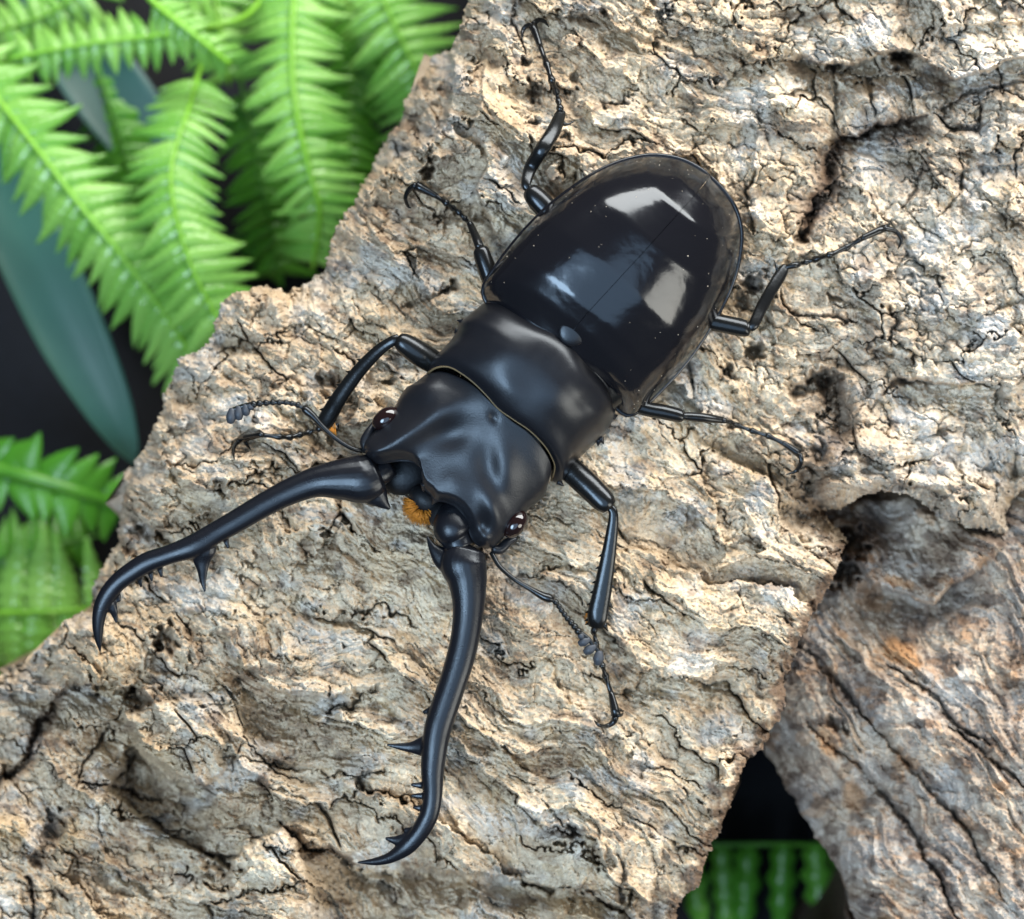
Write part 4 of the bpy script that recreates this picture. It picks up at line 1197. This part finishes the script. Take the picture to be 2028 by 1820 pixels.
# middle left
leg([(1010, 590, 3.0, 22), (978, 560, 3.6, 20), (962, 525, 3.8, 18), (953, 498, 3.8, 16), (950, 490, 3.8, 11)],
    [(950, 490, 3.8, 9), (945, 476, 3.2, 9), (938, 460, 2.2, 8), (932, 446, 1.2, 7)],
    [[(938, 462, 2.2, 4), (925, 460, 1.8, 0.6)]],
    [(931, 444, 0.9, 6), (921, 433, 0.9, 6), (909, 421, 0.9, 6), (897, 412, 0.9, 6), (884, 402, 0.9, 6.5), (862, 387, 0.9, 5.4), (824, 367, 1.0, 9)],
    [[(824, 366, 7), (810, 376, 5.5), (803, 392, 4.2), (808, 408, 3), (814, 412, 1)]], 0.9, 0.9)
# hind left
leg([(1140, 470, 3.0, 24), (1095, 426, 3.6, 23), (1066, 396, 3.8, 22), (1052, 380, 3.8, 18), (1047, 374, 3.8, 13)],
    [(1046, 374, 3.8, 9), (1042, 362, 3.8, 10), (1052, 330, 3.2, 13), (1074, 295, 2.6, 14), (1096, 260, 2.0, 14), (1109, 228, 1.6, 11), (1112, 218, 1.5, 7)],
    [[(1112, 244, 1.8, 6), (1124, 246, 1.7, 3), (1139, 239, 1.5, 0.6)], [(1110, 232, 1.6, 4), (1118, 242, 1.5, 0.6)]],
    [(1109, 214, 1.0, 7), (1106, 200, 0.9, 6), (1102, 182, 0.9, 7), (1093, 159, 0.9, 7), (1083, 128, 0.9, 7), (1069, 89, 0.9, 5.4), (1055, 50, 1.0, 8)],
    [[(1054, 50, 6), (1042, 52, 5), (1035, 62, 4), (1034, 78, 1)], [(1056, 48, 6), (1066, 40, 5), (1078, 42, 4), (1087, 53, 1)]], 0.8, 0.6)
# hind right
leg([(1340, 620, 1.4, 20), (1397, 634, 1.4, 18), (1440, 643, 1.2, 18), (1474, 650, 1.0, 17), (1484, 650, 1.0, 12)],
    [(1484, 650, 1.0, 9), (1494, 640, 1.0, 11), (1508, 610, 0.5, 12), (1528, 574, 0.0, 12), (1548, 540, -0.4, 12), (1556, 526, -0.5, 7)],
    [[(1540, 536, -0.3, 4), (1532, 514, -0.4, 0.6)], [(1560, 530, -0.4, 4), (1574, 524, -0.6, 1)]],
    [(1578, 524, 0.9, 6), (1596, 519, 0.9, 6), (1614, 514, 0.9, 6.5), (1642, 505, 0.9, 6.5), (1675, 491, 0.9, 6.5), (1711, 470, 0.9, 5.2), (1750, 452, 1.0, 7)],
    [[(1750, 452, 6), (1772, 457, 5), (1785, 474, 4), (1778, 494, 1)], [(1752, 450, 5), (1760, 445, 3.5), (1761, 437, 1)]], 0.8, 0.6)
# middle right
leg([(1230, 790, 1.8, 18), (1275, 808, 1.6, 15), (1315, 816, 1.3, 15), (1345, 823, 1.0, 14), (1352, 824, 0.9, 10)],
    [(1352, 824, 0.9, 7), (1366, 825, 0.6, 9), (1400, 828, -0.4, 9), (1430, 832, -1.4, 7)],
    [[(1395, 833, -0.4, 4), (1412, 842, -0.8, 0.6)]],
    [(1434, 833, 0.9, 5.5), (1447, 837, 0.9, 5.5), (1460, 842, 0.9, 5.5), (1489, 853, 0.9, 6), (1521, 863, 0.9, 6), (1554, 879, 0.9, 5), (1583, 899, 1.0, 7)],
    [[(1583, 899, 6), (1587, 913, 5), (1577, 932, 4), (1557, 940, 1)]], 0.9, 0.9)

# ------------------------------------------------------------------ ferns
def leaflet_mesh(seed, lobes=7, width=0.30, scal=0.16):
    """one plastic leaflet, length 1 along +X, scalloped edge, puffed lobes, 3 rows per side"""
    rnd = random.Random(seed)
    side_bend = rnd.uniform(-0.10, 0.12)
    v, f = [], []
    n = lobes * (5 if scal > 0.2 else 3)
    rows = 7
    for i in range(n + 1):
        t = i / n
        body = width * 0.5 * (min(1.0, 0.62 + t * 2.2) * (1 - t ** 1.7) ** 0.9) + 0.003
        sc = 1 - scal * abs(math.cos(math.pi * lobes * t)) ** 2 * (1 - t * 0.5)
        if t > 0.92: sc = 1
        wd = body * sc
        bend = -0.10 * t * t + 0.02 * math.sin(5 * t)
        puff = 0.020 * abs(math.sin(math.pi * lobes * t))
        for k in range(rows):
            s = (k - 3) / 3
            z = bend + 0.030 * (1 - abs(s)) - 0.030 + puff * (1 - s * s) * (0.3 + abs(s)) + (-0.018 if k == 3 else 0) - 0.05 * abs(s) ** 2
            v.append((t, s * wd + side_bend * t * t, z))
    for i in range(n):
        for k in range(rows - 1):
            f.append((i * rows + k, (i + 1) * rows + k, (i + 1) * rows + k + 1, i * rows + k + 1))
    me = bpy.data.meshes.new('leaflet')
    me.from_pydata(v, [], f)
    me.update()
    me.polygons.foreach_set('use_smooth', np.ones(len(me.polygons), dtype=bool))
    return me
LEAF = {}
def leaf_variant(mat, k, wd, scal):
    key = (mat.name, k, wd, scal)
    if key not in LEAF:
        me = leaflet_mesh(k, 6 + k % 3, wd, scal)
        me.materials.append(mat)
        LEAF[key] = me
    return LEAF[key]

def frond(label, path, length, spacing, r=5.0, mat=None, stem=None, wd=0.30, lean=62, sides=(1, -1), tail=None, seed=0, taper=(1.0, 1.0), droop=0.25, skip=0, scal=0.16):
    """path: (x, y, z) along the midrib; leaflets on both sides; tail: further stem points down to the ground"""
    mat = mat or M_FERN
    zm = np.mean([p[2] for p in path]) - 9.0
    path = [(p[0], p[1], max(p[2] - 33.0, GROUND_Z + 4.0)) for p in path]
    if tail: tail = [(p[0], p[1], max(p[2] - 30.0, GROUND_Z)) for p in tail]
    grow = (CAMZ - np.mean([p[2] for p in path])) / (CAMZ - zm)
    length, spacing, r = length * grow, spacing * grow, r * grow
    rnd = random.Random(seed * 7 + 1)
    root = bpy.data.objects.new('fern_frond', None)
    COL.objects.link(root)
    root.empty_display_size = 0.01
    tag(root, label, 'fern', 'fern fronds around the bark')
    c = resample([(*p,) for p in path], 60)
    mb = MB()
    n = len(path)
    full = [(p[0], p[1], p[2], r * (1.0 - 0.25 * k / max(1, n - 1))) for k, p in enumerate(path)]
    if tail: full = [(t[0], t[1], t[2], r) for t in tail][::-1] + full
    sweep(mb, full, 6, 8)
    mb.build('midrib', stem or M_STEM, root)
    W = np.array([P(*q) for q in c])
    d = np.r_[0, np.cumsum(np.linalg.norm(np.diff(W, axis=0), axis=1))]
    step = spacing / PXMM * MM
    cnt = int(d[-1] / step)
    for i in range(skip, cnt):
        s = (i + 0.5) * step
        t = s / d[-1]
        pos = Vector([np.interp(s, d, W[:, k]) for k in range(3)])
        p2 = Vector([np.interp(min(s + step * 0.5, d[-1]), d, W[:, k]) for k in range(3)])
        p1 = Vector([np.interp(max(s - step * 0.5, 0), d, W[:, k]) for k in range(3)])
        tan = (p2 - p1).normalized()
        for sd_ in sides:
            ln = length * (taper[0] * (1 - t) + taper[1] * t) * rnd.uniform(0.86, 1.10) / PXMM * MM
            a = math.radians(lean + rnd.uniform(-9, 9)) * sd_
            up = Vector((0, 0, 1)); up = (up - tan * up.dot(tan)).normalized()
            dirv = (Matrix.Rotation(a, 3, up) @ tan)
            dirv = (dirv + Vector((0, 0, -droop + rnd.uniform(-0.08, 0.08)))).normalized()
            y = up.cross(dirv).normalized()
            y = (Matrix.Rotation(rnd.uniform(-0.25, 0.25), 3, dirv) @ y)
            z = dirv.cross(y)
            o = bpy.data.objects.new('leaflet', leaf_variant(mat, rnd.randrange(4), round(wd * 1.15, 3), scal))
            COL.objects.link(o)
            o.parent = root
            Mx = Matrix((dirv, y, z)).transposed().to_4x4()
            o.matrix_local = Matrix.Translation(pos) @ Mx @ Matrix.Diagonal((ln, ln, ln, 1))
    return root

G0 = GROUND_Z
frond('bright green fern frond arching over the wide teal leaf at its lower left', [(-70, 110, -40), (0, 202, -38), (70, 291, -36), (155, 403, -36), (225, 488, -37), (281, 562, -38), (345, 650, -40), (400, 740, -44)], 145, 38, 7, seed=1, lean=66, wd=0.33, tail=[(-140, 20, -50), (-200, -60, -65), (-230, -110, G0)])
frond('bright green fern frond with a curved pale midrib ending at the bark edge', [(392, 150, -42), (372, 220, -36), (350, 285, -33), (338, 347, -31), (346, 422, -30), (370, 506, -30), (398, 572, -31), (440, 650, -33)], 140, 32, 6, seed=2, lean=70, wd=0.32, taper=(0.75, 1.05), tail=[(410, 90, -52), (430, 20, -62), (440, -60, -70), (440, -120, G0)])
frond('fern frond with a broad yellow green midrib beside the upper bark edge', [(590, -60, -46), (581, 0, -45), (579, 141, -42), (591, 244, -40), (614, 347, -40), (633, 422, -42), (620, 530, -48)], 150, 29, 9, seed=3, lean=76, wd=0.25, taper=(1.0, 0.8), tail=[(600, -130, -60), (605, -190, G0)])
frond('fern frond tucked behind the top corner of the bark', [(730, -70, -52), (759, 0, -50), (800, 90, -50), (835, 165, -52), (860, 240, -56)], 170, 32, 5, seed=4, lean=80, wd=0.20, tail=[(715, -130, -62), (705, -180, G0)])
frond('fern frond lying crosswise with short pointed leaflets above the shaded teal leaf', [(430, 50, -38), (347, 66, -40), (270, 76, -41), (197, 84, -41), (94, 101, -42), (-10, 124, -44), (-80, 145, -46)], 84, 36, 6, seed=5, lean=80, wd=0.46, tail=[(500, 20, -46), (540, -60, -60), (560, -130, G0)])
frond('short fern frond with a thick olive stem crossing other fronds', [(270, -50, -33), (300, 0, -32), (356, 47, -31), (408, 89, -32), (455, 127, -34)], 70, 26, 9, M_FERN, M_STEM, seed=6, lean=55, wd=0.34, skip=3, tail=[(250, -110, -50), (240, -170, G0)])
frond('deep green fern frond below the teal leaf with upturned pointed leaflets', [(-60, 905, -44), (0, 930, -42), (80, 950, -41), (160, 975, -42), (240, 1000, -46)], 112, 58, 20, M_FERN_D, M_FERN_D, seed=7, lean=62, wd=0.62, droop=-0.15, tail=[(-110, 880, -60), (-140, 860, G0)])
frond('fern frond with big scalloped leaflets beside the lower left bark edge', [(-70, 1216, -50), (0, 1214, -48), (75, 1212, -47), (150, 1208, -48), (230, 1200, -52)], 205, 78, 8, M_FERN, M_STEM, seed=8, lean=88, wd=0.40, droop=0.05, scal=0.32, tail=[(-120, 1220, -62), (-160, 1222, G0)])
frond('fern frond with scalloped leaflets in the shaded gap between the two bark pieces', [(1330, 1676, -58), (1400, 1673, -57), (1480, 1672, -57), (1560, 1672, -57), (1640, 1673, -58), (1720, 1676, -60)], 400, 82, 7, M_FERN_D, M_FERN_D, seed=9, lean=89, wd=0.19, droop=0.0, sides=(-1,), scal=0.38, tail=[(1280, 1680, -66), (1240, 1684, G0)])  # shade of the gap is put into the darker green
# fronds deeper down; the dark green ones have their shade put into the colour
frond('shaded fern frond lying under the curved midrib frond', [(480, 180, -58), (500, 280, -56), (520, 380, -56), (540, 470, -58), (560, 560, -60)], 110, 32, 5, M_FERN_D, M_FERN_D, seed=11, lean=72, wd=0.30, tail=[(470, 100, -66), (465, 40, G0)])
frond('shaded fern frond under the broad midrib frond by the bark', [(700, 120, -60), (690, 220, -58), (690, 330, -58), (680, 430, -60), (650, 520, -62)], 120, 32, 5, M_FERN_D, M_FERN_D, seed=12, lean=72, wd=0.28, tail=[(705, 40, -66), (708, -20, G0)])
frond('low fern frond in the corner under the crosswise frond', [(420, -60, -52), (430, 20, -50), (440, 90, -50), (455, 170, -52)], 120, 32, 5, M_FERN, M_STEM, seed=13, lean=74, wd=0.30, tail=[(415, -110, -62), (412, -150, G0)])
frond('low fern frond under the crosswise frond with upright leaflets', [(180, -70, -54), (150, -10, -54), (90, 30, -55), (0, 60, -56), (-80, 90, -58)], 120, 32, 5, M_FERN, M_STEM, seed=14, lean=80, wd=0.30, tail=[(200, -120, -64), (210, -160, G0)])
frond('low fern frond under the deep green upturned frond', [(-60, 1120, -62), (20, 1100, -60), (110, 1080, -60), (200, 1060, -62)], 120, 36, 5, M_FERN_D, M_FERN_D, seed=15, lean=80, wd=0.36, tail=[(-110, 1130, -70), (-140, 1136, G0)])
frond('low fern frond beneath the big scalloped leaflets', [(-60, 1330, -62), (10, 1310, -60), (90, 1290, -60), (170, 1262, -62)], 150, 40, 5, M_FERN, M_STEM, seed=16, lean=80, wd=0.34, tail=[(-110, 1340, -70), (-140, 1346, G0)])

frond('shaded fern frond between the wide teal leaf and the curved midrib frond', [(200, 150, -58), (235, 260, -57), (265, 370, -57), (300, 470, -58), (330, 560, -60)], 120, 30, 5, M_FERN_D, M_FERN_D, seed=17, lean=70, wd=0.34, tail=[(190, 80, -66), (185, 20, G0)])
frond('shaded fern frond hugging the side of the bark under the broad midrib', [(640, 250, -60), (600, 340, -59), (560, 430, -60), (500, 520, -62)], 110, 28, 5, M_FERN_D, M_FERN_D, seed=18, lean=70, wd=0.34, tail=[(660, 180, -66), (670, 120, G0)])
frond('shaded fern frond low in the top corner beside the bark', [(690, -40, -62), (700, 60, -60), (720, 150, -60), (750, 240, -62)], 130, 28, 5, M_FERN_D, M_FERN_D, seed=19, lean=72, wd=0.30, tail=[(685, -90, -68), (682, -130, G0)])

def strap_leaf(label, pts, mat, tail_to_ground=True):
    """broad leaf: (x, y, z, half width px) along the middle"""
    pts = [(p[0], p[1], max(p[2] - 26.0, GROUND_Z + 0.3), p[3] * 1.08) for p in pts]
    c = catmull([(*p,) for p in pts], 10)
    V_, f = [], []
    W = np.array([P(a[0], a[1], a[2]) for a in c]); T_ = np.gradient(W, axis=0)
    rows = 9
    for i in range(len(c)):
        t = Vector(T_[i]).normalized(); s = t.cross(Vector((0, 0, 1))).normalized(); up = s.cross(t)
        for side in (0, 1):
            for k in range(rows):
                a = (k - 4) / 4
                h = (0.22 * (abs(a) ** 1.6)) * c[i][3] - (1.5 if k == 4 else 0)
                V_.append(Vector(W[i]) + (s * a * c[i][3] + up * (h - side * 8)) / PXMM * MM)
    st = 2 * rows
    for i in range(len(c) - 1):
        for k in range(rows - 1):
            a = i * st + k
            f.append((a, a + 1, a + st + 1, a + st))
            b_ = a + rows
            f.append((b_, b_ + st, b_ + st + 1, b_ + 1))
        for e in (0, rows - 1):
            a = i * st + e
            f.append((a, a + st, a + st + rows, a + rows))
    mb = MB(); mb.add(V_, f)
    o = mb.build('broad_leaf', mat, None)
    return tag(o, label, 'leaf')
strap_leaf('wide smooth teal leaf with a pointed tip beneath the bright fern', [(-160, 60, G0, 16), (-100, 180, -70, 55), (-15, 340, -62, 84), (68, 500, -58, 92), (143, 660, -57, 86), (208, 790, -58, 64), (248, 875, -60, 34), (268, 918, -61, 5)], M_TEAL)
strap_leaf('shaded teal leaf showing through the gap between crossing fern fronds', [(40, -60, G0, 20), (110, 40, -70, 70), (180, 130, -66, 95), (240, 210, -65, 95), (310, 300, -66, 80), (380, 390, -68, 50), (430, 450, -70, 8)], M_TEAL_D)
